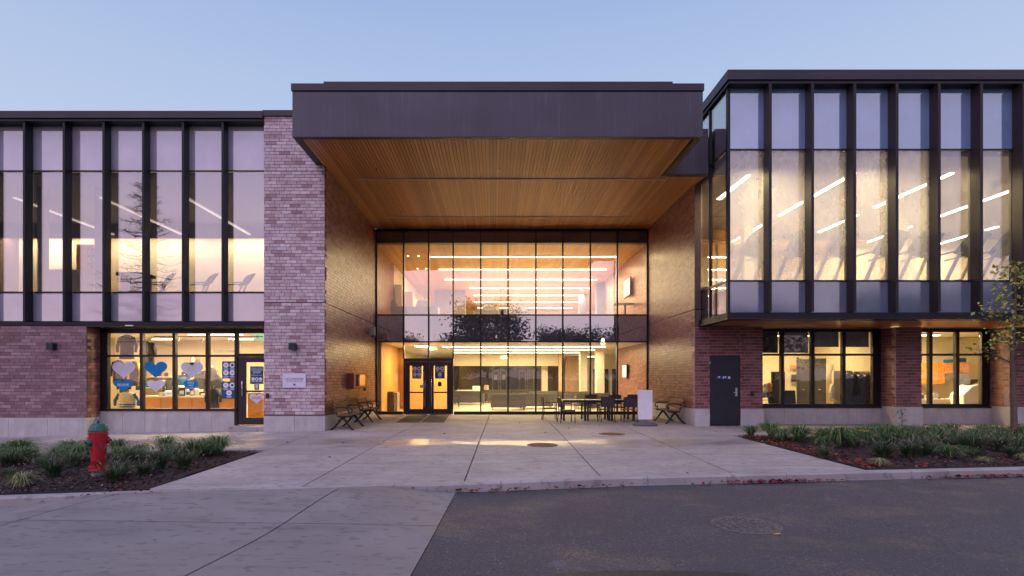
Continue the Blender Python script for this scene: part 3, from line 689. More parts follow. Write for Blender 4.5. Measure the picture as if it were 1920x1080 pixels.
# upper box
BX = 6.72; BY = 15.70
m = MB(); m.box(6.59, 24, 15.38, 15.95, 9.97, 10.25); m.box(6.59, 7.0, 15.95, 19.5, 9.97, 10.25); m.build('roof_edge', 'cap', rg, bevel=.006)
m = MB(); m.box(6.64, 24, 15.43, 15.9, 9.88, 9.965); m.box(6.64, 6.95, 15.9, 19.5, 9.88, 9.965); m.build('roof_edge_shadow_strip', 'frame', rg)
m = MB(); m.box(6.62, 24, 15.48, 15.9, 3.28, 3.42); m.box(6.64, 6.9, 15.9, 18.2, 3.28, 3.42); m.build('sill_band', 'fin_blue', rg, bevel=.005)
m = MB(); m.box(6.60, 24, 15.44, 15.9, 3.22, 3.275); m.box(6.62, 6.9, 15.9, 18.2, 3.22, 3.275); m.build('drip_edge', 'frame', rg)
xx = 6.9
while xx < 23: m = MB(); m.box(xx + .004, xx + 2.4 - .004, 15.9, 18.6, 3.235, 3.26); m.build('soffit_panel', 'soffit', rg); xx += 2.4
RX = [7.79 + 1.19 * i for i in range(13)]; rz = [3.42, 4.35, 8.12, 9.88]
for x in RX: m = MB(); m.box(x - .04, x + .04, 15.38, 15.69, 3.43, 9.875); m.build('fin', 'fin_brown', rg, bevel=.004)
m = MB(); m.box(BX - .03, BX + .05, BY - .06, BY + .05, 3.42, 9.88); m.build('corner_post', 'fin_blue', rg)
e = [BX + .03] + RX
for j, (z0, z1) in enumerate(zip(rz, rz[1:])):
    for i, (a, b) in enumerate(zip(e, e[1:])):
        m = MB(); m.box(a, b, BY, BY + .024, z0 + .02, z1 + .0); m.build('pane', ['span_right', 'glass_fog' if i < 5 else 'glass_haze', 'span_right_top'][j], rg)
        if j: m = MB(); m.box(a + .03 if i else a, b - .036, BY - .02, BY + .06, z0 - .022, z0 + .022); m.build('transom', 'frame', rg)
        if i < 12: m = MB(); m.box(b - .035, b + .035, BY + .026, BY + .10, z0, z1); m.build('mullion', 'fin_brown', rg)
ys = [BY + .05, 16.95, 18.05]
for j, (z0, z1) in enumerate(zip(rz, rz[1:])):
    for a, b in zip(ys, ys[1:]):
        m = MB(); m.box(BX, BX + .024, a + .01, b - .01, z0 + .02, z1); m.build('pane', ['glass', 'glass', 'glass'][j], rg)
        if j: m = MB(); m.box(BX - .03, BX + .05, a, b, z0 - .03, z0 + .03); m.build('transom', 'frame', rg)
for y in ys[1:]: m = MB(); m.box(BX - .04, BX + .06, y - (.03 if y < 18 else 0), y + (.03 if y < 18 else .25), 3.42, 9.88); m.build('mullion', 'fin_blue', rg)
m = MB(); m.box(BX, 24, 16, 27.5, 9.86, 10.0); m.build('roof', 'cap', rg)
m = MB(); m.box(6.55, 6.75, 18.3, 28, 3.3, 9.9); m.build('inner_wall', 'grey_paint', rg)
# ---------------- interiors (setting) ----------------
def sbox(name, mat, *b, label=None):
    m = MB(); m.box(*b); o = m.build(name, mat, kind='structure')
    if label: o['label'] = label
    return o
WARM = (1, .76, .42)
def strip(label, x0, x1, y0, y1, z, power, group, mat='strip', col=WARM, lamp=True):
    c = ((x0 + x1) / 2, (y0 + y1) / 2, z); t = thing('ceiling_light', label, 'ceiling light', c, group=group, world=True)
    m = MB(); m.box(x0 - .01, x1 + .01, y0 - .01, y1 + .01, z + .03, z + .07); m.build('housing', 'white', t)
    m = MB(); m.box(x0, x1, y0, y1, z, z + .03); m.build('diffuser', mat, t)
    if lamp:
        l = bpy.data.lights.new('lamp', 'AREA'); l.shape = 'RECTANGLE'; l.size = x1 - x0; l.size_y = y1 - y0; l.energy = power; l.color = col
        o = bpy.data.objects.new('lamp', l); COL.objects.link(o); o.location = (c[0], c[1], z - .01); o.parent = t; o.matrix_parent_inverse = Matrix.Translation([-k for k in c])
    return t
# main hall
sbox('hall_floor', 'floor', -12, 16, 23.12, 60, -.15, -.01)
sbox('upper_floor', 'cream', -12, 16, 23.35, 47.5, 3.2, 4.0)
sbox('lower_ceiling', 'ceil', -12, 16, 23.2, 47.5, 3.05, 3.15)
sbox('bulkhead', 'frame', -4.98, 6.5, 23.2, 23.4, 7.235, 7.9)
hc = sbox('hall_ceiling', 'plank_field', -12, 16, 23.4, 47.5, 7.3, 7.4)
m = MB(); x = -5.0
while x < 6.5: m.box(x, x + .1, 23.4, 33.5, 7.24, 7.262); x += .115
m.build('plank_field', 'plank_field', hc, kind='stuff')
sbox('back_wall', 'cream', -12, 16, 47.5, 47.8, -.1, 7.4)
il = thing('interior_brick_wall', 'left interior brick wall continuing behind the glass front', 'wall', (-5, 25, 0), world=True)
wall(il, 'y', -4.98, 1, [(23.2, 27.2, 4.0, 7.24)], 'brown', 'mortar_dark', 0, thick=.25)
ir = thing('interior_brick_wall', 'right interior brick wall with two wall screens behind the glass', 'wall', (6.5, 25, 0), world=True)
wall(ir, 'y', 6.50, -1, [(23.2, 31.5, 4.0, 7.24), (23.2, 28.6, -.01, 3.05)], 'brown', 'mortar_light', 0, thick=.25)
sbox('inner_wall', 'cream', -5.3, -5.1, 23.4, 47.5, -.1, 7.3); sbox('inner_wall', 'cream', 11, 11.2, 28.6, 47.5, -.1, 7.3)
sbox('inner_wall', 'cream', -4.95, -4.6, 27.3, 34, 4.0, 6.2); sbox('inner_wall', 'veneer', -4.58, -4.1, 27.6, 28, 4.0, 5.9)
# upper level silhouettes
for k, (px0, px1, py0, Y, mat) in enumerate(((783, 800, 538, 40, 'white'), (815, 872, 532, 36, 'ceil_grey'), (905, 936, 530, 44, 'white'), (960, 986, 530, 44, 'white'))):
    sbox('partition', mat, PX(px0, Y), PX(px1, Y), Y, Y + 1.2, 4.0, PZ(py0, Y))
m = MB(); hd = MB(); 
for k, px in enumerate((732, 792, 917, 966)):
    Y = 26.5 + (k > 1) * 1.5; x = PX(px, Y); t = thing('study_booth', ['high backed study booth against the left upper brick wall', 'high backed study booth second from the left brick wall upstairs', 'left booth of the pair at the middle of the upper floor', 'right booth of the pair at the middle of the upper floor'][k], 'booth', (x, Y, 4.0), group='study booths on the upper floor', world=True)
    m = MB(); m.box(x - .75, x + .75, Y, Y + .08, 4.0, 5.0); m.box(x - .75, x - .67, Y + .08, Y + .9, 4.0, 5.0); m.box(x + .67, x + .75, Y + .08, Y + .9, 4.0, 5.0); m.build('screen', 'ceil_grey', t)
    m = MB(); m.prism([(x - .36, 5.003), (x + .36, 5.003), (x + .25, 5.28), (x - .25, 5.28)], Y + .01, Y + .07); m.build('headrest', 'grey_paint', t)
for px, Y in ((1125, 33), (1092, 38)):
    x = PX(px, Y); t = MB(); t.box(x - .25, x + .25, Y - .25, Y + .25, 4.0, 7.3); o = t.build('column', 'ceil_grey'); o['kind'] = 'structure'
# hall lights
ord_ = ['first', 'second', 'third', 'fourth', 'fifth', 'sixth', 'seventh', 'eighth']
for i, (Y, a, b) in enumerate(((25.5, 808, 1155), (28.5, 823, 1137), (31.5, 834, 1119), (34.5, 880, 1105), (37.6, 888, 1094), (41, 890, 1084), (44.5, 895, 1074))):
    strip('upper hall ceiling light strip, %s row in from the glass' % ord_[i], PX(a, Y), PX(b, Y), Y - .06, Y + .06, 7.17, 520, 'ceiling light strips in the upper hall')
for i, (px, py) in enumerate(((765, 481), (785, 481), (783, 504), (799, 504))):
    Y = 25.5 if i < 2 else 28.5; x = PX(px, Y); m = MB(); m.lathe([(.04, 0), (.04, -.03)], 10, (x, Y, 7.24)); tag(m.build('downlight', 'strip'), 'small round downlight, %s at left of upper ceiling strips' % ord_[i], 'downlight', 'small downlights beside the ceiling strips')
for i, (Y, a, b) in enumerate(((25.4, 830, 1135), (28.4, 850, 1115), (31.6, 850, 1100))):
    strip('lower hall ceiling light strip, %s row in from the glass' % ord_[i], PX(a, Y), PX(b, Y), Y - .06, Y + .06, 2.97, 450, 'ceiling light strips in the lower hall')
strip('lower hall ceiling light strip in the side corridor', 5.5, 9, 38, 38.2, 2.97, 160, 'ceiling light strips in the lower hall')
strip('lower hall ceiling light strip before the dark rear doors', -1.5, 4.5, 37, 37.15, 2.97, 110, 'ceiling light strips in the lower hall')
# ground floor hall
sbox('bulkhead', 'cream', PX(850, 34), PX(1048, 34), 34, 34.4, PZ(686, 34), 3.05)
for px0, px1, Y, mat, nm in ((1016, 1027, 35, 'cream', 'column'), (1048, 1057, 33, 'tan', 'column'), (1088, 1101, 31, 'cream', 'column'), (1118, 1133, 29, 'cream', 'column')):
    w = (PX(px1, Y) - PX(px0, Y)); sbox(nm, mat, PX(px0, Y), PX(px1, Y), Y, Y + w, 0, 3.05)
sbox('inner_wall', 'cream', PX(1133, 36), 11, 36, 36.2, 0, 3.05); sbox('inner_wall', 'tan', PX(1060, 34.5), PX(1090, 34.5), 34.5, 34.7, 0, 2.9)
sbox('inner_wall', 'white', PX(1060, 44), PX(1118, 44), 44, 44.2, 0, 3.0)
for px in (1116, 1137, 1151):
    Y = 35.9; x = PX(px, Y); m = MB(); m.box(x - .12, x + .12, Y - .06, Y - .0, 0, 2.1); tag(m.build('door', 'dark_fabric'), {1116: 'narrow dark door far down the corridor, left one', 1137: 'narrow dark door far down the corridor, middle one', 1151: 'narrow dark door far down the corridor, right one'}[px], 'door', 'dark doors far down the corridor')
sbox('rear_glazing', 'span_head', PX(860, 43), PX(1048, 43), 43, 43.2, 0, 2.55)
for k, px in enumerate((937, 987)):
    Y = 42.9; x = PX(px, Y); t = thing('double_door', ['dark rear double door left of the centre, with notices', 'dark rear double door right of the centre'][k], 'door', (x, Y, 0), group='dark double doors at the rear of the hall', world=True)
    for s in (-1, 1):
        m = MB(); m.box(x + s * .03 if s > 0 else x - .62, x + .62 if s > 0 else x - .03, Y - .06, Y - .02, 0, 2.15); m.build('leaf', 'grey_paint', t)
        m = MB(); m.box(x + min(s * .12, s * .52), x + max(s * .12, s * .52), Y - .065, Y - .061, .3, 1.95); m.build('pane', 'span_head', t)
        m = MB(); m.tube([(x + s * .05, Y - .1, 1.0), (x + s * .6, Y - .1, 1.0)], .025, 6); m.build('push_bar', 'chrome', t)
        if k == 0: m = MB(); m.box(x + s * .32 - .12, x + s * .32 + .12, Y - .075, Y - .067, 1.35, 1.72); m.build('notice', 'white_paper', t)
# exit signs
def exit_sign(px, py, Y, w, lab):
    x, z = PX(px, Y), PZ(py, Y); t = thing('exit_sign', lab, 'exit sign', (x, Y, z), world=True)
    m = MB(); m.box(x - w, x + w, Y - .02, Y + .02, z - w * .5, z + w * .5); m.build('sign_face', 'green_sign', t)
    m = MB(); m.tube([(x, Y, z + w * .5), (x, Y, z + w * .5 + .12)], .012, 6); m.build('stem', 'white', t)
    m = MB(); m.box(x - w * .55, x - w * .1, Y - .024, Y - .0205, z - w * .3, z + w * .3); m.box(x + w * .2, x + w * .6, Y - .024, Y - .0205, z - w * .08, z + w * .08); m.build('pictogram', 'white_ink', t)
exit_sign(813, 653, 25, .17, 'green exit sign hanging above the entrance doors')
exit_sign(945, 670, 30, .19, 'green exit sign hanging mid hall before the cream bulkhead')
exit_sign(487, 632, 18.2, .2, 'green exit sign inside the shop above its door')
# vestibule wall, veneer
sbox('vestibule_wall', 'veneer', PX(757, 26.6), PX(848, 26.6), 26.6, 26.8, 0, 2.42); sbox('vestibule_wall', 'veneer', PX(706, 27.5), PX(757, 27.5), 27.5, 27.7, 0, 3.05)
sbox('vestibule_wall', 'veneer', -4.98, -4.8, 23.3, 27.5, 0, 3.05)
t = thing('ceiling_light', 'tall upright light slot in the golden veneer wall left of the doors', 'light', (PX(732, 27.4), 27.4, 0), world=True); m = MB(); m.box(PX(728.5, 27.4), PX(734.5, 27.4), 27.40, 27.46, .9, 2.95); m.build('diffuser', 'strip', t); m = MB(); m.box(PX(727.5, 27.4), PX(735.5, 27.4), 27.46, 27.49, .87, 2.98); m.build('housing', 'white', t)
strip('added square fill light panel above the entrance vestibule', -3.6, -3.0, 24.7, 25.3, 2.97, 190, 'added fill light over the entrance', col=(1, .64, .24))  # added warm fill lamp; its ceiling panel is made up with it
Y = 24.6; t = thing('waste_station', 'grey twin waste station behind the first ground floor pane', 'bin', (PX(733, Y), Y, 0), world=True)
m = MB(); m.box(PX(717, Y), PX(737, Y), Y, Y + .6, 0.02, PZ(735, Y)); m.build('cabinet', 'grey_fabric', t, bevel=.01); m = MB(); m.box(PX(738, Y), PX(745, Y), Y + .02, Y + .6, .02, PZ(736, Y)); m.build('door', 'aluminium', t, bevel=.01)
m = MB(); m.box(PX(720, Y), PX(734, Y), Y + .1, Y + .4, PZ(735, Y), PZ(735, Y) + .015); m.build('opening', 'frame', t)
Y = 24.2; x = PX(714, Y); t = thing('wet_floor_sign', 'yellow folding wet floor sign next to the grey waste station', 'floor sign', (x, Y, 0), world=True)
for s in (-1, 1):
    m = MB(); m.obox((x, Y + s * .09, .31), (.26, .015, .64), Matrix.Rotation(s * .25, 4, 'X')); m.build('panel', 'yellow', t, bevel=.01)
# poster plates inside
Y = 27.3; x = PX(733, Y); m = MB(); m.box(x - .22, x + .12, Y - .02, Y, PZ(718, Y), PZ(711, Y)); tag(m.build('wall_plate', 'dark_ink'), 'small dark plate across the upright light slot', 'wall plate')
# wall screens
def scr(x, y, z, w, h, lab):
    t = thing('wall_screen', lab, 'screen', (x, y, z), world=True); m = MB(); m.box(x - .07, x, y - w, y + w, z - h, z + h); m.build('case', 'frame', t); m = MB(); m.box(x - .074, x - .0705, y - w + .03, y + w - .03, z - h + .03, z + h - .03); m.build('display', 'screen', t)
    m = MB(); m.box(x, x + .05, y - .1, y + .1, z - .1, z + .1); m.build('bracket', 'frame', t)
scr(6.42, 26.1, PZ(539, 26), .62, .42, 'lit screen on the upper right brick wall'); scr(6.42, 26.6, PZ(696, 26.6), .45, .33, 'lit screen on the lower right brick wall')
# high table upstairs
Y = 25.5; x = PX(1172, Y); t = thing('high_table', 'high table beside the upper right brick wall', 'table', (x, Y, 4.0), world=True)
m = MB(); m.box(x - .55, x + .35, Y - .35, Y + .35, 4.95, 5.0); m.build('tabletop', 'grey_paint', t, bevel=.01); m = MB(); m.tube([(x, Y, 4.0), (x, Y, 4.95)], .04); m.lathe([(.28, 4.0), (.28, 4.02), (.05, 4.05)], 14, (x, Y, 0)); m.build('leg', 'frame', t)
# sofas
def sofa(w=1.7):
    t = thing('sofa', 'grey low lounge sofa', 'sofa', group='grey lounge seats in the lower hall')
    m = MB(); m.box(-w / 2 + .16, w / 2 - .16, -.38, .25, .12, .42); m.build('seat', 'grey_fabric', t, bevel=.03)
    m = MB(); m.box(-w / 2, w / 2, .25, .42, .12, .78); m.build('backrest', 'grey_fabric', t, bevel=.03)
    for s in (-1, 1): m = MB(); m.box(min(s * (w / 2 - .155), s * w / 2), max(s * (w / 2 - .155), s * w / 2), -.38, .25, .12, .60); m.build('armrest', 'grey_fabric', t, bevel=.02)
    for sx_ in (-1, 1):
        for sy_ in (-1, 1): m = MB(); m.tube([(sx_ * (w / 2 - .1), sy_ * .32, 0), (sx_ * (w / 2 - .1), sy_ * .32, .12)], .02, 6); m.build('leg', 'frame', t)
    return t
sf0 = sofa(); sp = [(880, 31.5, 2.9, 'grey sofa seen from behind, nearest the entrance doors'), (953, 26.4, math.pi, 'grey sofa with its back to the glass, left of the patio chairs'), (1004, 27.6, math.pi, 'grey sofa with its back to the glass, right of the middle mullion'),
    (935, 33.5, .3, 'grey sofa beyond the front sofa, left of centre'), (1022, 31.0, 2.8, 'grey sofa in the middle of the lower hall, behind the patio chairs'), (1075, 30.5, math.pi, 'grey sofa facing away behind the patio tables'), (985, 34.5, .2, 'farthest grey sofa before the dark rear doors'), (1110, 27.5, math.pi, 'grey sofa nearest the glass behind the patio tables')]
for k, (px, Y, rz_, lab) in enumerate(sp):
    if k == 0: sf0.location = (PX(px, Y), Y, 0); sf0.rotation_euler.z = rz_; sf0['label'] = lab
    else: dup(sf0, (PX(px, Y), Y, 0), rz_, lab)
# reception things
Y = 33; t = thing('reception_counter', 'cream reception counter at the left of the lower hall', 'counter', (PX(895, Y), Y, 0), world=True)
m = MB(); m.box(PX(886, Y), PX(901, Y), Y, Y + .7, 0, PZ(724, Y)); m.build('front_panel', 'cream', t, bevel=.01); m = MB(); m.box(PX(856, Y), PX(885, Y), Y + .1, Y + .8, .72, .78); m.build('desktop', 'white', t); m = MB(); m.box(PX(857, Y), PX(859, Y), Y + .15, Y + .7, 0, .72); m.build('leg', 'frame', t)
Y = 36; x = PX(912, Y); m = MB(); m.lathe([(.16, 0), (.16, 1.0), (.12, 1.04)], 14, (x, Y, 0)); tag(m.build('pedestal', 'cream', smooth=True), 'slim cream pedestal right of the reception counter', 'pedestal')
Y = 30; t = thing('desk_chair', 'dark high stool left of the reception desk', 'stool', (PX(853, 28.5), 28.5, 0), world=True); x = PX(854, 28.5)
m = MB(); m.box(x - .22, x + .22, 28.3, 28.7, .62, .68); m.build('seat', 'dark_fabric', t); m = MB(); m.box(x - .22, x - .18, 28.3, 28.7, .69, 1.15); m.build('backrest', 'dark_fabric', t)
for a, b in ((-.18, 28.34), (.18, 28.34), (-.18, 28.66), (.18, 28.66)): m = MB(); m.tube([(x + a, b, 0), (x + a, b, .62)], .015, 6); m.build('leg', 'frame', t)

# ---------------- shop interior ----------------
sbox('shop_floor', 'floor', -14.8, -5.1, 16.8, 23, .0, .05); sbox('shop_ceiling', 'cream', -14.8, -5.1, 16.85, 23, 3.06, 3.2)
sbox('shop_back_wall', 'cream', -14.8, -5.1, 22, 22.2, .05, 3.06); sbox('shop_side_wall', 'cream', -5.3, -5.1, 16.9, 22, .05, 3.06)
sbox('shop_side_wall', 'cream', -14.8, -14.6, 16.9, 22, .05, 3.06); sbox('shop_front_lining', 'cream', -14.6, -12.03, 16.3, 16.9, .05, 3.06); sw = sbox('shop_partition', 'slatwall', -14.6, PX(266, 20.3), 20.3, 20.4, .05, 2.75)
m = MB()
for k in range(29): m.box(-14.55, PX(266, 20.3) - .02, 20.28, 20.298, .1 + k * .09, .172 + k * .09)
m.build('slatwall_boards', 'slatwall', sw, kind='stuff')
m = MB()
for k in range(20): m.box(-11.7, -7.4, 21.97, 21.985, .5 + k * .09, .575 + k * .09)
m.build('slatwall_boards', 'slatwall', sw, kind='stuff')
strip('shop ceiling light strip on the left', PX(285, 19.5), PX(327, 19.5), 19.45, 19.55, PZ(637, 19.5), 210, 'ceiling lights in the shop')
strip('shop ceiling light strip near the door', PX(430, 19.5), PX(486, 19.5), 19.45, 19.55, PZ(637, 19.5), 210, 'ceiling lights in the shop')
strip('shop ceiling light strip in the middle', -10.2, -8.4, 18.2, 18.3, 2.98, 200, 'ceiling lights in the shop')
tr = thing('track_light', 'black ceiling track with small spot heads inside the shop', 'track light', (-9.8, 18, 2.9), world=True); m = MB(); m.box(-11.2, -7.6, 17.98, 18.01, 2.90, 2.93); m.build('rail', 'frame', tr)
for px in (284, 336, 381, 434):
    x = PX(px, 18); m = MB(); m.tube([(x, 18, 2.9), (x, 18, 2.82), (x, 17.9, 2.76)], [.012, .012, .05], 10); m.build('spot_head', 'white', tr, smooth=True)
# counter
Y = 18.6; t = thing('shop_counter', 'orange brown wooden shop counter behind the window', 'counter', (-10, Y, .05), world=True); m = MB(); m.box(PX(271, Y), PX(442, Y), Y, Y + .7, .05, PZ(746, Y)); m.build('front_panel', 'orange', t, bevel=.01); m = MB(); m.box(PX(269, Y), PX(443, Y), Y - .05, Y + .75, PZ(746, Y), PZ(742.5, Y)); m.build('counter_top', 'slatwall', t, bevel=.008)
for px in (302, 330, 360, 400): x = PX(px, Y); m = MB(); m.box(x - .008, x + .008, Y - .004, Y, .1, PZ(748, Y)); m.build('panel_joint', 'cabinet_red', t)
ct = PZ(742.5, Y)
for k, (px, w, h, mat, lab) in enumerate(((298, .10, .07, 'grey_paint', 'small grey box on the counter behind the blue heart'), (313, .15, .11, 'screen', 'small counter display left of the till'), (326, .14, .22, 'white', 'white carton on the shop counter below the white small heart'), (337, .12, .18, 'dark_fabric', 'dark till screen on the shop counter'), (349, .10, .14, 'white', 'white jar box below the peace heart'), (357, .09, .16, 'grey_paint', 'grey tin in the middle of the counter'), (366, .07, .13, 'slatwall', 'tan carton near the middle mullion'), (377, .12, .09, 'dark_fabric', 'low black box right end of the counter pane'), (398, .15, .16, 'grey_fabric', 'grey stack of shirts at the right of the counter'))):
    x = PX(px, Y); t = thing('shop_box', lab, 'box', (x, Y + .25, ct), group='small goods on the shop counter', world=True); m = MB(); m.box(x - w, x + w, Y + .12, Y + .4, ct, ct + h * 1.6); m.build('carton', mat, t, bevel=.01); m = MB(); m.box(x - w * .6, x + w * .6, Y + .113, Y + .1195, ct + h * .3, ct + h); m.build('print', 'white_paper' if mat != 'white' else 'blue_film', t)
def garment(x, y, z, w, h, mat, lab, grp, ang=0, mat2=None):
    t = thing('hanging_garment', lab, 'garment', (x, y, z), ang, group=grp)
    m = MB(); n = 10; rows = []
    prof = [(0, .18), (.06, .5), (.12, .62), (.35, .56), (.7, .58), (1.0, .64)]
    for zt, ww in prof:
        for k in range(n):
            a = 2 * math.pi * k / n; m.v.append((math.cos(a) * w * ww * .8 + R.uniform(-.008, .008), math.sin(a) * .07 * (1 + .4 * math.sin(3 * a + zt * 3)), -zt * h))
    for i in range(len(prof) - 1):
        for k in range(n): k2 = (k + 1) % n; m.f.append((i * n + k, i * n + k2, (i + 1) * n + k2, (i + 1) * n + k))
    m.f.append(tuple(range(n))); m.build('body', mat, t, smooth=True)
    for s in (-1, 1): m = MB(); m.tube([(s * w * .40, 0, -.10 * h), (s * w * .62, .0, -.45 * h), (s * w * .60, -.02, -.72 * h)], [.055, .05, .04], 8); m.build('sleeve', mat2 or mat, t, smooth=True)
    m = MB(); m.tube([(0, 0, -.01), (0, 0, .05), (.03, 0, .08), (.05, 0, .06)], .006, 6); m.build('hanger', 'chrome', t)
    if mat2:
        for zz_ in (.62, .74): m = MB(); m.lathe([(w * .47, -zz_ * h), (w * .475, -zz_ * h - .04)], 14, rot=Matrix.Diagonal((1, .28, 1, 1))); m.build('stripe', mat2, t)
    return t
gg = 'clothes hanging in the shop'
for k, (px, py, Y, w, h, mat, lab, m2) in enumerate((
    (238, 628, 18.0, .5, .8, 'dark_fabric', 'dark jacket high behind the top left shop pane', None), (278, 640, 18.6, .42, .75, 'grey_fabric', 'grey hooded top high beside the first mullion', None),
    (222, 675, 19.2, .40, .8, 'dark_fabric', 'dark coat behind the left white heart', None), (233, 700, 19.6, .36, .8, 'dark_fabric', 'dark top hanging lower behind the left hearts', None), (252, 678, 19.0, .34, .85, 'grey_fabric', 'grey and yellow top right of the left white heart', 'yellow'), (262, 695, 19.8, .3, .7, 'dark_fabric', 'black top beside the first mullion', None),
    (238, 735, 17.7, .62, .62, 'cream', 'cream blanket with navy stripes at the bottom left', 'blue_film'),
    (322, 712, 20.6, .5, .6, 'dark_fabric', 'black shirt display right of the solid blue heart', None), (343, 706, 20.8, .45, .7, 'blue_film', 'navy shirt left of the peace heart', None), (376, 700, 20.8, .4, .7, 'dark_fabric', 'dark shirt right of the big white heart', None),
    (397, 690, 19.4, .42, .8, 'grey_fabric', 'grey shirt left of the dark blue posters', None), (407, 705, 19.0, .40, .9, 'dark_fabric', 'black jacket partly behind the dark blue posters', None), (400, 728, 18.2, .4, .65, 'dark_fabric', 'black bag strap rack item at the lower right pane', None))):
    garment(PX(px, Y), Y, PZ(py, Y), w, h, mat, lab, gg, 0, m2)
for k, (px0, px1, py, Y) in enumerate(((268, 325, 706, 21.5), (331, 386, 710, 21.5), (331, 386, 727, 21.5), (268, 325, 726, 21.5), (394, 440, 716, 21.5))):
    t = thing('display_shelf', ['upper left shop shelf', 'upper middle shop shelf behind the big white heart', 'lower middle shop shelf behind the peace heart', 'lower left shop shelf', 'shop shelf behind the dark posters'][k] + ' with stacked goods', 'shelf', (PX(px0, Y), Y, PZ(py, Y)), group='shelves on the shop back wall', world=True)
    x0, x1, z = PX(px0, Y), PX(px1, Y), PZ(py, Y); m = MB(); m.box(x0, x1, Y, Y + .35, z - .03, z); m.build('board', 'white', t); x = x0 + .04
    while x < x1 - .2:
        w = R.uniform(.06, .2); h = R.uniform(.12, .32); m = MB(); m.box(x, x + w, Y + .03, Y + .3, z, z + h); m.build('folded_goods', R.choice(['dark_fabric', 'dark_fabric', 'grey_fabric', 'blue_film', 'orange', 'white', 'slatwall', 'blue_paper']), t, bevel=.01); x += w + .015
x, Y, z = PX(363, 21.7), 21.7, PZ(674, 21.7); t = thing('wall_clock', 'round white wall clock above the right white heart', 'clock', (x, Y, z)); rt = Matrix.Rotation(math.pi / 2, 4, 'X')
m = MB(); m.lathe([(.12, 0), (.13, .03), (.11, .035)], 24, rot=rt); m.build('rim', 'blue_film', t); m = MB(); m.lathe([(.105, .034), (.105, .038)], 24, rot=rt); m.build('dial', 'white', t); m = MB(); m.box(-.004, .004, -.045, -.04, 0, .08); m.build('hand', 'dark_ink', t)
sbox('inner_wall', 'grey_paint', PX(400, 21), PX(440, 21), 21, 21.1, PZ(661, 21), PZ(656, 21))
Y = 21.4; m = MB(); m.box(PX(402, Y), PX(430, Y), Y, Y + .05, PZ(715, Y), PZ(706, Y)); tag(m.build('shelf_sign', 'orange'), 'orange sale strip sign left of the dark posters', 'sign')
Y = 18.2; t = thing('cabinet', 'bright orange cabinet behind the shop door', 'cabinet', (PX(475, Y), Y, .05), world=True); m = MB(); m.box(PX(464, Y), PX(491, Y), Y, Y + .6, .05, PZ(738, Y)); m.build('body', 'orange_wood', t, bevel=.01); m = MB(); m.box(PX(463, Y), PX(492, Y), Y - .03, Y + .63, PZ(738, Y), PZ(736, Y)); m.build('cabinet_top', 'slatwall', t)

# ---------------- upper left rooms ----------------
sbox('upper_left_floor', 'floor', -20, -6.8, 16.6, 24, 3.9, 4.1); sbox('upper_left_ceiling', 'ceil_grey', -20, -6.8, 16.6, 24, 7.72, 7.8)
sbox('upper_left_back_wall', 'gym_wall', -20, -6.8, 22.6, 22.8, 4.1, PZ(445, 22.6)); sbox('upper_left_back_wall', 'ceil_grey', -20, -6.8, 22.6, 22.8, PZ(445, 22.6), 7.72)
sbox('upper_left_side_wall', 'gym_wall', -7.0, -6.8, 16.7, 22.6, 4.1, 7.72)
sbox('upper_left_side_wall', 'orange', PX(143, 22), PX(176, 22), 22, 22.1, 4.1, PZ(458, 22))
sbox('column', 'grey_paint', PX(177, 17.6), PX(190, 17.6), 17.6, 17.9, 4.1, 7.7); sbox('column', 'grey_paint', PX(70, 17.6), PX(78, 17.6), 17.6, 17.9, 4.1, 7.7)
sbox('partition', 'cream', PX(79, 20), PX(176, 20), 20, 20.1, 4.1, PZ(505, 20))
for i, x in enumerate((-9.75, -12.45, -15.2)):
    strip('upper left gym ceiling light running away from the windows, %s from the brick pier' % ord_[i], x - .05, x + .05, 17.3, 21.8, 7.25, 0, 'ceiling lights in the upper left gym', mat='strip_dim', lamp=False)
for i, (a, b) in enumerate(((-11.4, -7.4), (-15.9, -11.9), (-19.6, -16.4))): strip('added hidden wall washing light over the rear wall upstairs, %s from the brick pier' % ord_[i], a, b, 21.95, 22.1, 7.38, 135, 'ceiling lights in the upper left gym', mat='strip_dim', col=(1, .80, .48))  # lamps added to brighten the rear wall, hidden behind the valance
sbox('added_valance', 'ceil_grey', -19.9, -7.05, 21.82, 21.85, 7.12, 7.71)  # board added to hide the wall washers from outside
x, Y = PX(171, 21.8), 21.8; t = thing('ring_poster', 'dark poster with a column of rings on the orange wall', 'poster', (x, Y, 5.8), world=True); m = MB(); m.box(x - .16, x + .16, Y, Y + .03, PZ(506, Y), PZ(466, Y)); m.build('sheet', 'grey_paint', t)
for py in (473, 487, 501): m = MB(); m.lathe([(.12, 0), (.12, .012), (.07, .012), (.07, 0)], 18, (x, Y, PZ(py, Y)), rot=rt); m.build('ring', 'white', t)
t = thing('treatment_table', 'long padded treatment table by the upper left window', 'table', (PX(241, 17.6), 17.6, 4.1), world=True); Y = 17.6
m = MB(); m.box(PX(216, Y), PX(268, Y), Y, Y + .7, PZ(516, Y), PZ(510, Y)); m.build('pad', 'grey_fabric', t, bevel=.02)
for px in (236, 259, 220): m = MB(); m.box(PX(px, Y), PX(px + 4, Y), Y + .1, Y + .6, 4.1, PZ(516, Y)); m.build('leg', 'slatwall', t)
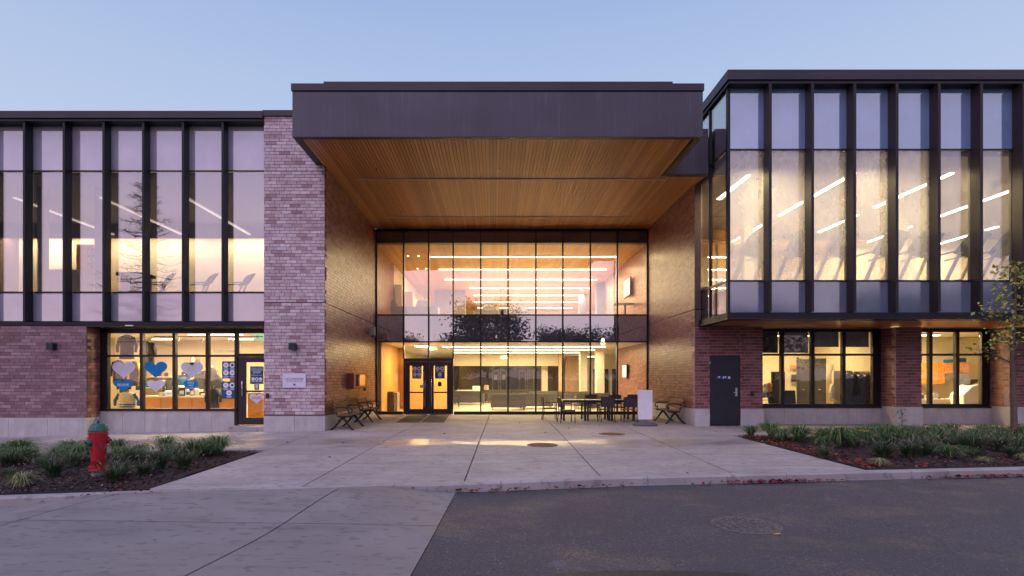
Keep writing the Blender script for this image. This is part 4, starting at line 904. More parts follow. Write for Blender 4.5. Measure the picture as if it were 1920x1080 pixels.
def treadmill():
    t = thing('treadmill', 'treadmill', 'treadmill', group='treadmills in the gym')
    m = MB(); m.box(-.42, .42, -.1, 1.75, .05, .2); m.build('deck', 'grey_paint', t, bevel=.02)
    m = MB(); m.box(-.27, .27, .1, 1.7, .2, .215); m.build('belt', 'dark_fabric', t)
    for s in (-1, 1): m = MB(); m.tube([(s * .40, .25, .12), (s * .38, -.12, 1.05)], [.055, .04], 8); m.build('upright', 'channel', t)
    m = MB(); v = [(-.52, .05, .92), (.52, .05, .92), (.44, -.30, 1.46), (-.44, -.30, 1.46)]
    b = len(m.v); m.v += v + [(p[0] * .85, p[1] - .22, p[2] + .05) for p in v]; m.f += [(0, 1, 2, 3), (7, 6, 5, 4), (0, 4, 5, 1), (1, 5, 6, 2), (2, 6, 7, 3), (3, 7, 4, 0)]; m.build('console', 'dark_fabric', t, bevel=.03)
    m = MB(); m.tube([(-.38, -.08, 1.02), (-.40, .55, .93)], .03, 8); m.tube([(.38, -.08, 1.02), (.40, .55, .93)], .03, 8); m.build('handrail', 'grey_paint', t, smooth=True)
    m = MB(); m.obox((0, -.36, 1.33), (.42, .03, .24), Matrix.Rotation(.5, 4, 'X')); m.build('display', 'dark_fabric', t)
    return t
tm = treadmill(); tpos = [(PX(1408, 17.2), 17.2, 'gym treadmill behind the first front pane from the glass corner')]
for i, px in enumerate((1488, 1565, 1655, 1722, 1805, 1872)): tpos.append((PX(px, 17.0), 17.0 + .1 * (i % 2), 'gym treadmill behind the %s front pane from the glass corner' % ord_[i + 1]))
tm.scale = (1.25, 1.15, 1.1); tm.location = (tpos[0][0], tpos[0][1], 4.35); tm.rotation_euler.z = .55; tm['label'] = tpos[0][2]
for x, y, lab in tpos[1:]: dup(tm, (x, y, 4.35), .55 + R.uniform(-.05, .05), lab)
for px, w in ((305, 'first'), (385, 'second'), (455, 'third')): dup(tm, (PX(px, 18.9), 18.9, 4.1), 2.3, 'treadmill upstairs beside the brick pier, %s from the treatment table' % w, .72)
# gym right
sbox('gym_floor', 'floor', 6.9, 24, 15.9, 27.5, 4.2, 4.35); sbox('gym_ceiling', 'ceil_grey', 6.9, 24, 15.9, 27.5, 8.0, 8.1)
sbox('gym_back_wall', 'gym_wall', 6.75, 24, 25.5, 25.7, 4.35, 8.0)
for i, (x, ya_, yb) in enumerate(((7.65, 16.4, 18.6), (10.7, 16.2, 20.5), (13.6, 16.2, 19.5), (16.8, 16.2, 21), (20.3, 16.2, 21), (10.7, 21.5, 25), (13.6, 20.4, 24), (16.8, 22, 25), (20.3, 22, 25))):
    strip('right gym ceiling light, %s line from the glass corner, %s piece' % (ord_[i] if i < 5 else ord_[i - 4], 'window' if i < 5 else 'far'), x - .06, x + .06, ya_, yb, 7.62, 230, 'ceiling lights in the right gym', mat='strip_gym', col=(1, .77, .40))
for i, x in enumerate((9.4, 12.4, 15.2, 18.3, 21.5)): sbox('column', 'cream', x, x + .35, 20.5, 20.85, 4.35, 8.0) if i in (0, 2) else None
# ground floor right rooms
sbox('office_floor', 'floor', 8.7, 21, 18.5, 24, .0, .05); sbox('office_ceiling', 'cream', 8.7, 21, 18.48, 24, 3.21, 3.3)
sbox('office_back_wall', 'cream', 8.7, 21, 22.6, 22.8, .05, 3.2); sbox('office_side_wall', 'cream', 8.4, 8.68, 18.5, 22.6, .05, 3.2); sbox('office_side_wall', 'cream', 13.3, 13.45, 18.5, 22.6, .05, 3.2); sbox('office_side_wall', 'cream', 20.6, 20.75, 18.5, 22.6, .05, 3.2)
strip('office ceiling light behind the blinds window', 9.6, 12.2, 20.6, 20.75, 3.12, 170, 'ceiling lights in the ground floor rooms', col=(1, .72, .32)); strip('round kitchen ceiling light in the orange cupboard room', 14.4, 16.6, 20.3, 20.5, 3.12, 420, 'ceiling lights in the ground floor rooms', col=(1, .76, .38))
Y = 21.2
for px0, px1, py0, mat, nm, lab in ((1498, 1522, 673, 'grey_fabric', 'door', 'brown grey door between the office mullions'), (1528, 1549, 672, 'grey_fabric', 'door', 'second brown grey door right of the middle mullion')):
    t = thing('inner_door', lab, 'door', (PX(px0, Y), Y, .05), world=True); m = MB(); m.box(PX(px0, Y), PX(px1, Y), Y, Y + .05, .05, PZ(py0, Y)); m.build('leaf', mat, t); m = MB(); m.tube([(PX(px0 + 5, Y), Y - .05, 1.1), (PX(px0 + 9, Y), Y - .05, 1.1)], .015, 6); m.build('handle', 'chrome', t); m = MB(); m.box(PX(px0 - 3, Y), PX(px0, Y), Y - .02, Y + .06, .05, PZ(py0 - 3, Y)); m.build('door_frame', 'dark_fabric', t)
sbox('partition', 'slatwall', PX(1563, 19.8), PX(1597, 19.8), 19.8, 19.9, .05, PZ(695, 19.8)); sbox('partition', 'grey_fabric', PX(1448, 20), PX(1472, 20), 20, 20.1, .05, PZ(697, 20)); sbox('partition', 'slatwall', PX(1560, 22.4), PX(1590, 22.4), 22.4, 22.5, .05, 3.2)
x, Y = PX(1610, 19.2), 19.2; t = thing('coat_rack', 'row of dark coats on hooks at the right of the blinds window', 'coats', (x, Y, 1.7), world=True); m = MB(); m.box(x - .45, x + .45, Y + .12, Y + .16, 1.66, 1.78); m.build('rail', 'grey_paint', t)
for k in range(4):
    xx = x - .36 + .23 * k; m = MB(); m.lathe([(.04, 1.68), (.13, 1.58), (.14, 1.2), (.17, .62), (.15, .6)], 12, (xx, Y, 0), rot=Matrix.Diagonal((1, .6, 1, 1))); m.build('coat', 'dark_fabric', t, smooth=True); m = MB(); m.tube([(xx, Y + .12, 1.74), (xx, Y + .05, 1.73)], .02, 6); m.build('hook', 'chrome', t)
# ball pyramid and plant
Y = 19.4
for k, (px, py, mat, lab) in enumerate(((1435, 732, 'white', 'white ball with dark patches, upper'), (1443, 722, 'orange_wood', 'upper orange ball'), (1442, 731, 'orange_wood', 'lower orange ball'), (1434, 724, 'white', 'white ball beside the upper orange ball'), (1440, 741, 'green_paint', 'green ball lowest of the pile'), (1433, 741, 'grey_paint', 'grey ball lowest at the brick edge'))):
    m = MB(); m.lathe([(.02, -.095), (.06, -.075), (.09, -.035), (.097, 0), (.09, .035), (.06, .075), (.02, .095)], 16, (PX(px, Y), Y, PZ(py, Y))); tag(m.build('ball', mat, smooth=True), lab + ' by the office window', 'ball', 'balls piled on a rack by the office window')
t = thing('ball_rack', 'low dark rack holding the balls inside the office window', 'rack', (PX(1438, Y), Y, .05), world=True)
for dx in (-.25, .25): m = MB(); m.tube([(PX(1438, Y) + dx, Y + .1, .05), (PX(1438, Y) + dx, Y + .1, 1.3)], .02, 6); m.build('post', 'frame', t)
for z in (.75, .95, 1.12): m = MB(); m.box(PX(1438, Y) - .25, PX(1438, Y) + .25, Y + .08, Y + .12, z, z + .02); m.build('rail', 'frame', t)
def chair_office(px, Y, lab):
    x = PX(px, Y); t = thing('office_chair', lab, 'chair', (x, Y, .05), world=True); m = MB(); m.box(x - .25, x + .25, Y - .25, Y + .25, .47, .55); m.build('seat', 'dark_fabric', t, bevel=.03); m = MB(); m.obox((x, Y + .25, .85), (.46, .06, .5), Matrix.Rotation(-.15, 4, 'X')); m.build('backrest', 'dark_fabric', t, bevel=.03)
    m = MB(); m.tube([(x, Y, .12), (x, Y, .47)], .03); [m.tube([(x, Y, .12), (x + .28 * math.cos(a), Y + .28 * math.sin(a), .08)], .02, 6) for a in (0, 1.26, 2.5, 3.77, 5.0)]; m.build('base', 'frame', t)
chair_office(1487, 19.6, 'dark office chair beside the ball rack'); chair_office(1458, 19.8, 'dark office chair before the grey screen partition')
m = MB(); m.box(PX(1485, 22.4), PX(1494, 22.4), 22.4, 22.45, PZ(716, 22.4), PZ(702, 22.4)); tag(m.build('picture', 'dark_fabric'), 'small dark picture on the yellow lit office wall', 'picture')
m = MB(); m.box(PX(1483, 22.4), PX(1500, 22.4), 22.4, 22.45, PZ(691, 22.4), PZ(685, 22.4)); tag(m.build('wall_sign', 'orange'), 'orange wall sign above the small dark picture', 'sign')
x = PX(1560, 19.6); m = MB(); m.lathe([(.09, .75), (.10, 1.1), (.07, 1.25), (.03, 1.32)], 12, (x, 19.6, 0)); m.tube([(x, 19.6, .05), (x, 19.6, .75)], .02, 6); tag(m.build('fire_extinguisher', 'cream', smooth=True), 'pale upright stand beside the tan partition', 'stand')
# kitchen room
Y = 22.0; t = thing('cupboard', 'orange wall cupboards in the bright room', 'cupboard', (PX(1760, Y), Y, 1.6), world=True)
for k, (a, b, p0, p1) in enumerate(((1729, 1742, 681, 720), (1742.3, 1760, 681, 720), (1760.3, 1772, 681, 720), (1772.3, 1786, 680, 700), (1786.3, 1803, 679, 700), (1803.3, 1818, 679, 700))): m = MB(); m.box(PX(a, Y), PX(b, Y) - .012, Y, Y + .4, PZ(p1, Y), PZ(p0, Y)); m.build('cupboard_door', 'orange_wood', t, bevel=.006)
t = thing('worktop', 'pale worktop with clutter under the orange cupboards', 'counter', (PX(1760, 21), 21, .05), world=True); Y = 20.6; m = MB(); m.box(PX(1728, Y), PX(1822, Y), Y, Y + 1.2, PZ(748, Y) - .04, PZ(748, Y)); m.build('top', 'white', t); m = MB(); m.box(PX(1730, Y), PX(1820, Y), Y + .1, Y + 1.1, .05, PZ(748, Y) - .045); m.build('cabinet', 'cream', t)
wt = PZ(748, Y)
for k, (px, w, h, mat, lab) in enumerate(((1761, .09, .22, 'grey_paint', 'dark desk lamp base box'), (1752, .07, .12, 'orange', 'small tan box'), (1775, .13, .05, 'grey_fabric', 'flat grey tray'), (1805, .16, .09, 'white', 'white paper stack'), (1735, .09, .14, 'dark_fabric', 'black box'))):
    m = MB(); m.box(PX(px, Y) - w, PX(px, Y) + w, Y + .15, Y + .4, wt, wt + h); tag(m.build('desk_item', mat, bevel=.01), lab + ' on the worktop in the bright room', 'box', 'clutter on the bright room worktop')
Y = 21.9; m = MB(); m.box(PX(1800, Y), PX(1817, Y), Y, Y + .1, PZ(719, Y), PZ(702, Y)); tag(m.build('monitor', 'grey_paint', bevel=.01), 'grey screen under the right orange cupboard', 'monitor')
for px, mat, lab in ((1788, 'blue_paper', 'teal blue bag on top of the orange cupboards'), (1806, 'blue_film', 'navy blue bag on top of the orange cupboards')):
    m = MB(); m.box(PX(px - 9, 22), PX(px + 9, 22), 22.05, 22.3, PZ(679.5, 22), PZ(671 if px > 1800 else 674, 22)); tag(m.build('bag', mat, bevel=.04), lab, 'bag')
Y = 19.6; t = thing('treatment_chair', 'white draped reclining chair behind the right window pane', 'chair', (PX(1828, Y), Y, .05), world=True); m = MB(); m.prism([(PX(1806, Y), .95), (PX(1822, Y), 1.25), (PX(1838, Y), 1.35), (PX(1838, Y), .55), (PX(1808, Y), .55)], Y, Y + .6); m.build('drape', 'white', t, bevel=.05); m = MB(); m.prism([(PX(1823, Y), 1.3), (PX(1825, Y), 1.5), (PX(1840, Y), 1.5), (PX(1838, Y), 1.38)], Y + .1, Y + .5); m.build('headrest', 'dark_fabric', t, bevel=.02); m = MB(); m.box(PX(1815, Y), PX(1832, Y), Y + .15, Y + .45, .05, .55); m.build('pedestal', 'grey_paint', t)

# ---------------- things on the walls ----------------
def sconce(px, lab):
    Y = 16.06; x, z = PX(px, Y), PZ(650, Y); t = thing('wall_light', lab, 'wall light', (x, Y, z), world=True); m = MB(); m.box(x - .10, x + .10, Y - .17, Y - .02, z - .10, z + .10); m.build('housing', 'steel_door', t, bevel=.008); m = MB(); m.box(x - .07, x + .07, Y - .02, Y + .002, z - .07, z + .07); m.build('back_plate', 'frame', t); m = MB(); m.box(x - .07, x + .07, Y - .14, Y - .05, z - .106, z - .1005); m.build('lens', 'grey_paint', t)
sconce(101, 'dark square wall light on the brick wall left of the shop'); sconce(551, 'dark square wall light high on the pale brick pier')
x0, x1, z0, z1 = PX(531, 16.06), PX(574, 16.06), PZ(727, 16.06), PZ(700, 16.06); cx = (x0 + x1) / 2
t = thing('name_plaque', 'white name plaque on the pale brick pier', 'plaque', (cx, 16.06, (z0 + z1) / 2), world=True); m = MB(); m.box(x0, x1, 16.025, 16.058, z0, z1); m.build('plate', 'white_paper', t, bevel=.004)
text('D.M.S. ALUMNI CENTRE', .062, (cx, 16.022, z0 + .26), t, 'dark_ink', sx=.82); text('a place for the college community', .036, (cx, 16.022, z0 + .20), t, 'dark_ink', sx=.98)
m = MB(); m.prism([(cx - .04, z0 + .07), (cx + .045, z0 + .07), (cx + .03, z0 + .10), (cx, z0 + .13), (cx - .02, z0 + .1)], 16.021, 16.024); m.build('emblem', 'dark_ink', t)
def reader(px, py, Y, lab, w=.04):
    x, z = PX(px, Y), PZ(py, Y); t = thing('card_reader', lab, 'card reader', (x, Y, z), world=True); m = MB(); m.box(x - w, x + w, Y - .045, Y + .002, z - .07, z + .07); m.build('case', 'steel_door', t, bevel=.006); m = MB(); m.box(x - .01, x + .01, Y - .0475, Y - .0455, z + .03, z + .045); m.build('indicator', 'red_leaf', t)
reader(502, 742, 16.06, 'small black card reader at the shop side of the pier'); reader(1410, 738, 17.65, 'small black card reader right of the steel door', .045)
# speaker, wall cabinet, reader inside the portal
x, Y, z = -4.98, 21.7, PZ(621, 21.7); t = thing('wall_speaker', 'pale horn camera box high on the left portal wall', 'speaker', (x, Y, z), world=True); m = MB(); m.box(x, x + .07, Y - .06, Y + .06, z - .12, z + .12); m.build('bracket', 'grey_paint', t); m = MB(); m.box(x + .07, x + .26, Y - .12, Y + .12, z - .17, z + .16); m.build('case', 'channel', t, bevel=.03); m = MB(); m.lathe([(.07, 0), (.06, -.06)], 14, (x + .17, Y, z - .17)); m.build('dome', 'dark_ink', t, smooth=True)
t = thing('display_cabinet', 'red brown glazed notice cabinet on the left portal wall', 'cabinet', (-4.98, 19.5, 1.2), world=True); x0, x1, z0, z1 = -4.976, -4.74, PZ(729, 18.5), PZ(700, 18.5)
m = MB(); m.box(x0, x1, 18.5, 18.54, z0, z1); m.box(x0, x1, 20.46, 20.5, z0, z1); m.box(x0, x1, 18.54, 20.46, z0, z0 + .04); m.box(x0, x1, 18.54, 20.46, z1 - .04, z1); m.box(x0, x0 + .02, 18.54, 20.46, z0 + .04, z1 - .04); m.box(x1 - .02, x1, 18.54, 18.75, z0 + .04, z1 - .04); m.box(x1 - .02, x1, 20.2, 20.46, z0 + .04, z1 - .04); m.box(x1 - .02, x1, 18.75, 20.2, z0 + .04, z0 + .09); m.build('case', 'cabinet_red', t)
for a, b in ((18.76, 19.3), (19.34, 19.78), (19.82, 20.19)): m = MB(); m.box(x1 - .014, x1 - .006, a, b, z0 + .09, z1 - .04); m.build('pane', 'glass', t)
for a, b in ((18.85, 19.2), (19.45, 19.7), (19.9, 20.1)): m = MB(); m.box(x0 + .021, x0 + .024, a, b, z0 + .12, z1 - .1); m.build('notice', 'white_paper', t)
x, Y, z = -4.98, 20.9, 1.12; m = MB(); m.box(x, x + .04, Y - .05, Y + .05, z - .07, z + .07); m.box(x, x + .05, Y + .12, Y + .2, z - .07, z + .07); tag(m.build('call_plate', 'steel_door', bevel=.005), 'small dark call plate under the red notice cabinet', 'call plate')
# hearts and posters on the shop glass
def heart(px, py, w, h, mat, lab, words=(), ink='white_ink', Y=16.655, ls=.05):
    x, z = PX(px, Y), PZ(py, Y); w = w / 2 * Y / F; h = h / 2 * Y / F; t = thing('paper_heart', lab, 'paper heart', (x, Y, z), group='paper hearts stuck on the shop glass', world=True); poly = []
    for k in range(48):
        a = 2 * math.pi * k / 48; hx_ = 16 * math.sin(a) ** 3 / 16; hz = (13 * math.cos(a) - 5 * math.cos(2 * a) - 2 * math.cos(3 * a) - math.cos(4 * a) + 2.5) / 14.5
        poly.append((x + hx_ * w + R.uniform(-.003, .003), z + hz * h))
    m = MB(); m.prism(poly, Y - .003, Y); m.build('sheet', mat, t)
    for i, wd in enumerate(words): text(wd, ls, (x, Y - .0045, z + .02 - (i - (len(words) - 1) / 2) * ls * 1.15), t, ink, ext=.0005)
    if not words and mat == 'white_paper':
        m = MB()
        for i in range(6): q = w * (.62 - .07 * abs(i - 1.5)); m.box(x - q * R.uniform(.8, 1), x + q * R.uniform(.7, 1), Y - .0042, Y - .0032, z + h * (.35 - i * .2), z + h * (.35 - i * .2) + .006)
        m.build('handwriting', 'light_grey', t)
heart(232, 695, 43, 33, 'white_paper', 'large white paper heart at the far left of the shop glass'); heart(231, 723, 38, 23, 'blue_paper', 'blue paper heart reading BELIEVE', ['BELIEVE'], ls=.105)
heart(292, 694, 43, 32, 'blue_paper', 'large plain blue paper heart in the second shop pane'); heart(292, 724, 34, 23, 'white_paper', 'small white paper heart under the plain blue heart')
heart(360, 695, 42, 32, 'white_paper', 'large white paper heart in the third shop pane below the clock'); heart(358, 724, 28, 21, 'blue_paper', 'small blue paper heart reading PEACE AND LOVE', ['PEACE', 'AND', 'LOVE'], ls=.068)
heart(481, 748, 26, 20, 'white_paper', 'small white paper heart reading HOPE on the shop door', ['HOPE'], 'cabinet_red', ls=.11, Y=16.64)
def poster(px0, px1, py0, py1, discs, lab, Y, title=None, caps=True):
    x0, x1, z0, z1 = PX(px0, Y), PX(px1, Y), PZ(py1, Y), PZ(py0, Y); t = thing('poster', lab, 'poster', ((x0 + x1) / 2, Y, (z0 + z1) / 2), world=True)
    m = MB(); m.box(x0, x1, Y - .003, Y, z0, z1); m.build('sheet', 'blue_film', t)
    for k, (u, v, r) in enumerate(discs):
        cx, cz, rr = lerp(x0, x1, u), lerp(z0, z1, v), r * (x1 - x0); m = MB(); m.lathe([(rr, 0), (rr, .0012)], 20, (cx, Y - .0032, cz), rot=rt); m.build('emblem', 'white_ink', t)
        m = MB(); m.lathe([(rr * .38, 0), (rr * (.5 if k == 1 else .4), .0008), (rr * .2, .001)], 8, (cx, Y - .0046, cz), rot=rt); m.build('pictogram', 'dark_ink' if k % 3 == 1 else 'light_grey', t)
        if caps: m = MB(); m.box(cx - rr * .95, cx + rr * .95, Y - .0042, Y - .0032, cz - rr * 1.45, cz - rr * 1.22); m.box(cx - rr * .7, cx + rr * .7, Y - .0042, Y - .0032, cz - rr * 1.72, cz - rr * 1.55); m.build('caption', 'white_paper', t)
    if title:
        for wd, sz, v, sx_ in title: text(wd, sz, ((x0 + x1) / 2, Y - .0042, lerp(z0, z1, v)), t, 'white_ink', ext=.0005, sx=sx_)
D4 = [(.28, .78, .2), (.74, .78, .2), (.28, .34, .2), (.74, .34, .2)]; D3 = [(.27, .79, .2), (.73, .79, .2), (.5, .34, .2)]
PY_ = 16.655; poster(416.5, 442.5, 677.5, 710, D4, 'upper dark blue notice with four white discs by the shop door', PY_); poster(416.5, 442.5, 715.5, 747.5, D3, 'lower dark blue notice with three white discs by the shop door', PY_)
poster(469, 494, 687, 719.5, [(.22, .27, .13), (.5, .27, .13), (.78, .27, .13)], 'dark blue COLLEGE SHOP poster on the shop door', 16.63, [('COLLEGE', .12, .84, .72), ('SHOP', .12, .66, .8), ('RE-OPENING SOON', .04, .48, .9)])
poster(477, 486, 720.5, 731, [(.5, .62, .3)], 'tiny dark blue notice under the COLLEGE SHOP poster', 16.63)
poster(773, 790.5, 686, 710, D4, 'dark blue notice with four white discs on the left entrance door', 22.99); poster(815.5, 834, 686, 710, D3, 'dark blue notice with three white discs on the right entrance door', 22.99)
Y = 22.99; m = MB(); x, z = PX(824.5, Y), PZ(720, Y); m.prism([(x - .08, z - .1), (x + .08, z - .1), (x + .08, z + .05), (x + .05, z + .1), (x - .05, z + .1), (x - .08, z + .05)], Y - .003, Y); tag(m.build('door_sticker', 'dark_ink'), 'small black rounded sticker on the right entrance door', 'sticker')
m = MB(); m.box(PX(787, Y), PX(795, Y), Y - .003, Y, PZ(727.5, Y), PZ(721.5, Y)); tag(m.build('door_sticker', 'white_paper'), 'small white sticker on the left entrance door', 'sticker')
m = MB(); m.box(PX(1344, 17.65), PX(1371, 17.65), 17.672, 17.678, PZ(711, 17.65), PZ(705, 17.65)); t = thing('door_sign', 'narrow blue strip sign with white symbols on the steel door', 'sign', (PX(1357, 17.65), 17.67, 1.57), world=True); m.build('plate', 'blue_film', t)
for a, b in ((1347, 1350.5), (1356, 1357.5), (1359, 1362), (1366, 1369.5)): m = MB(); m.box(PX(a, 17.65), PX(b, 17.65), 17.669, 17.671, PZ(710 if b - a < 2 or a > 1365 else 708, 17.65), PZ(705.8, 17.65)); m.build('symbol', 'white_ink', t)
# ---------------- street furniture ----------------
def bench(label):   # 1.5 m long along local y, sitter faces +x
    t = thing('park_bench', label, 'bench', group='wooden benches along the portal walls')
    for k, (x, z, tilt) in enumerate(((.05, .44, 0), (.14, .435, 0), (.23, .435, 0), (.32, .44, 0), (.41, .45, -.1))):
        m = MB(); m.obox((x, .75, z), (.075, 1.5, .032), Matrix.Rotation(tilt, 4, 'Y')); m.build('slat', 'slat', t, bevel=.006)
    for k, (x, z) in enumerate(((-.035, .56), (-.06, .67), (-.085, .78))):
        m = MB(); m.obox((x, .75, z), (.03, 1.5, .085), Matrix.Rotation(-.22, 4, 'Y')); m.build('slat', 'slat', t, bevel=.006)
    for y in (.10, 1.40):
        m = MB(); w = .03
        m.tube([(-.11, y, .84), (-.05, y, .60), (.02, y, .41), (.22, y, .395), (.42, y, .42)], w, 8)
        m.tube([(.16, y, .39), (.06, y, .24), (-.06, y, .10), (-.16, y, .02), (-.20, y, .015)], [.04, .034, .03, .03, .024], 8)
        m.tube([(.16, y, .39), (.27, y, .25), (.38, y, .10), (.45, y, .02), (.50, y, .015)], [.04, .034, .03, .03, .024], 8)
        m.tube([(.03, y, .28), (.16, y, .33), (.30, y, .28)], .016, 8); m.build('leg', 'cast', t, smooth=True)
        m = MB(); m.tube([(-.06, y, .66), (.08, y, .68), (.26, y, .68), (.40, y, .66), (.455, y, .60), (.44, y, .53), (.38, y, .52), (.36, y, .56), (.38, y, .42)], .02, 8); m.build('armrest', 'cast', t, smooth=True)
    return t
b0 = bench('wooden slat bench nearest the pale brick pier on the left'); b0.location = (-4.68, 16.2, 0)
dup(b0, (-4.70, 19.05, 0), 0, 'wooden slat bench between the notice cabinet and the glass front on the left')
dup(b0, (6.28, 19.85, 0), math.pi, 'wooden slat bench on the right behind the white sign board')
def ptable(label):
    t = thing('patio_table', label, 'table', group='square dark patio tables in a row'); m = MB()
    for k in range(8): m.box(-.40, .40, -.40 + k * .1 + .004, -.40 + (k + 1) * .1 - .004, .725, .75)
    m.build('tabletop', 'aluminium', t); m = MB(); m.box(-.41, .41, -.42, -.401, .67, .752); m.box(-.41, .41, .401, .42, .67, .752); m.box(-.42, -.401, -.42, .42, .67, .752); m.box(.401, .42, -.42, .42, .67, .752); m.build('rim', 'frame', t)
    for a in (-1, 1):
        for b in (-1, 1): m = MB(); m.box(a * .385 - .03, a * .385 + .03, b * .385 - .03, b * .385 + .03, 0, .67); m.build('leg', 'frame', t)
    return t
T0 = ptable('dark patio table at the left end of the row'); tx = [2.92, 3.79, 4.66]; T0.location = (tx[0], 20.15, 0)
dup(T0, (tx[1], 20.15, 0), 0, 'dark patio table in the middle of the row'); dup(T0, (tx[2], 20.15, 0), 0, 'dark patio table at the right end of the row')
MT['sling'] = plain('woven_sling', (.055, .04, .045), .7, var=.3, scale=60, bmp=.4)
def pchair(label):   # faces +y
    t = thing('patio_chair', label, 'chair', group='dark woven patio chairs round the tables')
    m = MB(); m.box(-.22, .22, -.2, .24, .425, .445); m.build('seat', 'sling', t, bevel=.008)
    m = MB(); m.obox((0, -.245, .70), (.44, .018, .34), Matrix.Rotation(.12, 4, 'X')); m.build('backrest', 'sling', t, bevel=.006)
    for s in (-1, 1):
        m = MB(); m.tube([(s * .24, -.27, 0), (s * .24, -.215, .42), (s * .24, -.27, .88)], .015, 6); m.build('leg', 'frame', t)
        m = MB(); m.tube([(s * .24, .24, 0), (s * .24, .23, .64)], .015, 6); m.build('leg', 'frame', t)
        m = MB(); m.box(s * .24 - .02, s * .24 + .02, -.22, .25, .635, .655); m.build('armrest', 'frame', t)
        m = MB(); m.tube([(s * .24, -.21, .42), (s * .24, .24, .42)], .014, 6); m.build('seat_rail', 'frame', t)
    m = MB(); m.tube([(-.24, -.27, .875), (.24, -.27, .875)], .014, 6); m.tube([(-.24, .24, .42), (.24, .24, .42)], .014, 6); m.build('cross_rail', 'frame', t)
    return t
c0 = pchair('patio chair at the far left end of the tables, facing right'); c0.location = (2.06, 20.25, 0); c0.rotation_euler.z = -math.pi / 2
for x, y, r, lab in ((2.52, 18.95, -1.45, 'patio chair in front of the left table, seen side on'), (3.96, 19.25, .04, 'patio chair with its back to us at the middle table'), (4.76, 19.2, -.03, 'patio chair with its back to us at the right table'),
    (3.78, 21.0, math.pi, 'patio chair on the glass side of the middle table'), (4.72, 21.0, math.pi + .05, 'patio chair on the glass side of the right table'), (5.42, 21.35, 2.7, 'patio chair at the far right corner by the bench, near the glass')): dup(c0, (x, y, 0), r, lab)
# sign board
x, Y = PX(1209.5, 17.8), 17.8; t = thing('sign_board', 'blank white pavement sign board on a grey rubber base', 'sign board', (x, Y, 0), world=True)
m = MB(); m.box(x - .20, x + .20, Y - .015, Y + .015, .23, 1.12); m.build('panel', 'board', t)
m = MB(); m.box(x - .235, x - .2, Y - .025, Y + .025, .20, 1.16); m.box(x + .2, x + .235, Y - .025, Y + .025, .20, 1.16); m.box(x - .2, x + .2, Y - .025, Y + .025, 1.12, 1.16); m.box(x - .2, x + .2, Y - .025, Y + .025, .2, .23); m.build('frame', 'white', t, bevel=.008)
m = MB(); pl = []
m.lathe([(.40, .0), (.40, .05), (.33, .09), (.12, .115)], 28, (x, Y, 0), rot=Matrix.Diagonal((1, .72, 1, 1))); m.build('base', 'rubber', t, smooth=False, bevel=.01)
for s in (-1, 1): m = MB(); m.tube([(x + s * .13, Y, .09), (x + s * .13, Y, .21)], .018, 8); m.build('spring', 'chrome', t)
# mats
for k, (a, b) in enumerate(((-3.42, -2.60), (-2.55, -1.74))):
    m = MB(); m.quad((a, 19.0, .008), (b, 19.0, .008), (b - .1, 22.5, .008), (a - .1, 22.5, .008)); m.quad((a, 19.0, .0), (b, 19.0, .0), (b, 19.0, .008), (a, 19.0, .008)); m.quad((b, 19.0, 0), (b - .1, 22.5, 0), (b - .1, 22.5, .008), (b, 19.0, .008)); m.quad((a, 19.0, 0), (a, 19.0, .008), (a - .1, 22.5, .008), (a - .1, 22.5, 0))
    t = tag(m.build('door_mat', 'mat'), ['dark floor mat before the left entrance door', 'dark floor mat before the right entrance door'][k], 'door mat', 'floor mats at the entrance')
# covers
def cover(x, y, r, z, mat, lab):
    t = thing('manhole_cover', lab, 'manhole cover', (x, y, z))
    m = MB(); m.lathe([(r + .035, -.02), (r + .035, .004), (r + .005, .006), (r + .005, .0)], 36); m.build('ring', mat, t)
    m = MB(); m.lathe([(r, -.02), (r, .005)], 36)
    n = int(r * 2 / .06)
    for i in range(-n // 2, n // 2 + 1):
        yy = i * .06; h = math.sqrt(max(0, (r * .92) ** 2 - yy * yy))
        if h > .05:
            q = -h
            while q < h - .04: e2 = min(q + .09, h); m.box(q + (.0 if i % 2 else .02), e2 - .02, yy - .016, yy + .016, .005, .0105); q += .1
    m.build('lid', mat, t)
cover(1.14, 12.8, .32, .0, 'rust', 'rusty round cover in the plaza, nearer one'); cover(3.28, 15.2, .33, .0, 'rust', 'rusty round cover in the plaza, nearer the patio tables'); cover(3.02, 6.54, .36, zroad(3.02, 6.54) + .002, 'iron_grey', 'worn round manhole cover in the asphalt')
# hydrant
hx_, hy_ = -6.56, 9.06; hz_ = zp(hx_, hy_) - .01
t = thing('fire_hydrant', 'red fire hydrant with green bonnet and outlet in the left planting bed', 'fire hydrant', (hx_, hy_, hz_), .0)
m = MB(); m.lathe([(.125, 0), (.125, .10), (.13, .11)], 24); m.build('foot', 'kerb', t, smooth=False)
m = MB(); m.lathe([(.17, .11), (.17, .135), (.165, .14), (.165, .165), (.17, .17), (.17, .185), (.13, .19)], 28); m.build('flange', 'red_paint', t)
for k in range(8): a = k * math.pi / 4 + .2; m = MB(); m.lathe([(.016, .095), (.016, .2)], 6, (.152 * math.cos(a), .152 * math.sin(a), 0)); m.build('bolt', 'red_paint', t)
m = MB(); m.lathe([(.128, .185), (.13, .30), (.142, .5), (.155, .64), (.168, .74), (.17, .766)], 32); m.build('barrel', 'red_paint', t, smooth=True)
m = MB(); m.lathe([(.178, .765), (.178, .785), (.168, .79), (.155, .83), (.135, .866), (.10, .886), (.035, .893)], 16); m.build('bonnet', 'green_paint', t)
m = MB(); m.lathe([(.022, .893), (.02, .94), (.012, .945)], 5); m.build('nut', 'steel_door', t)
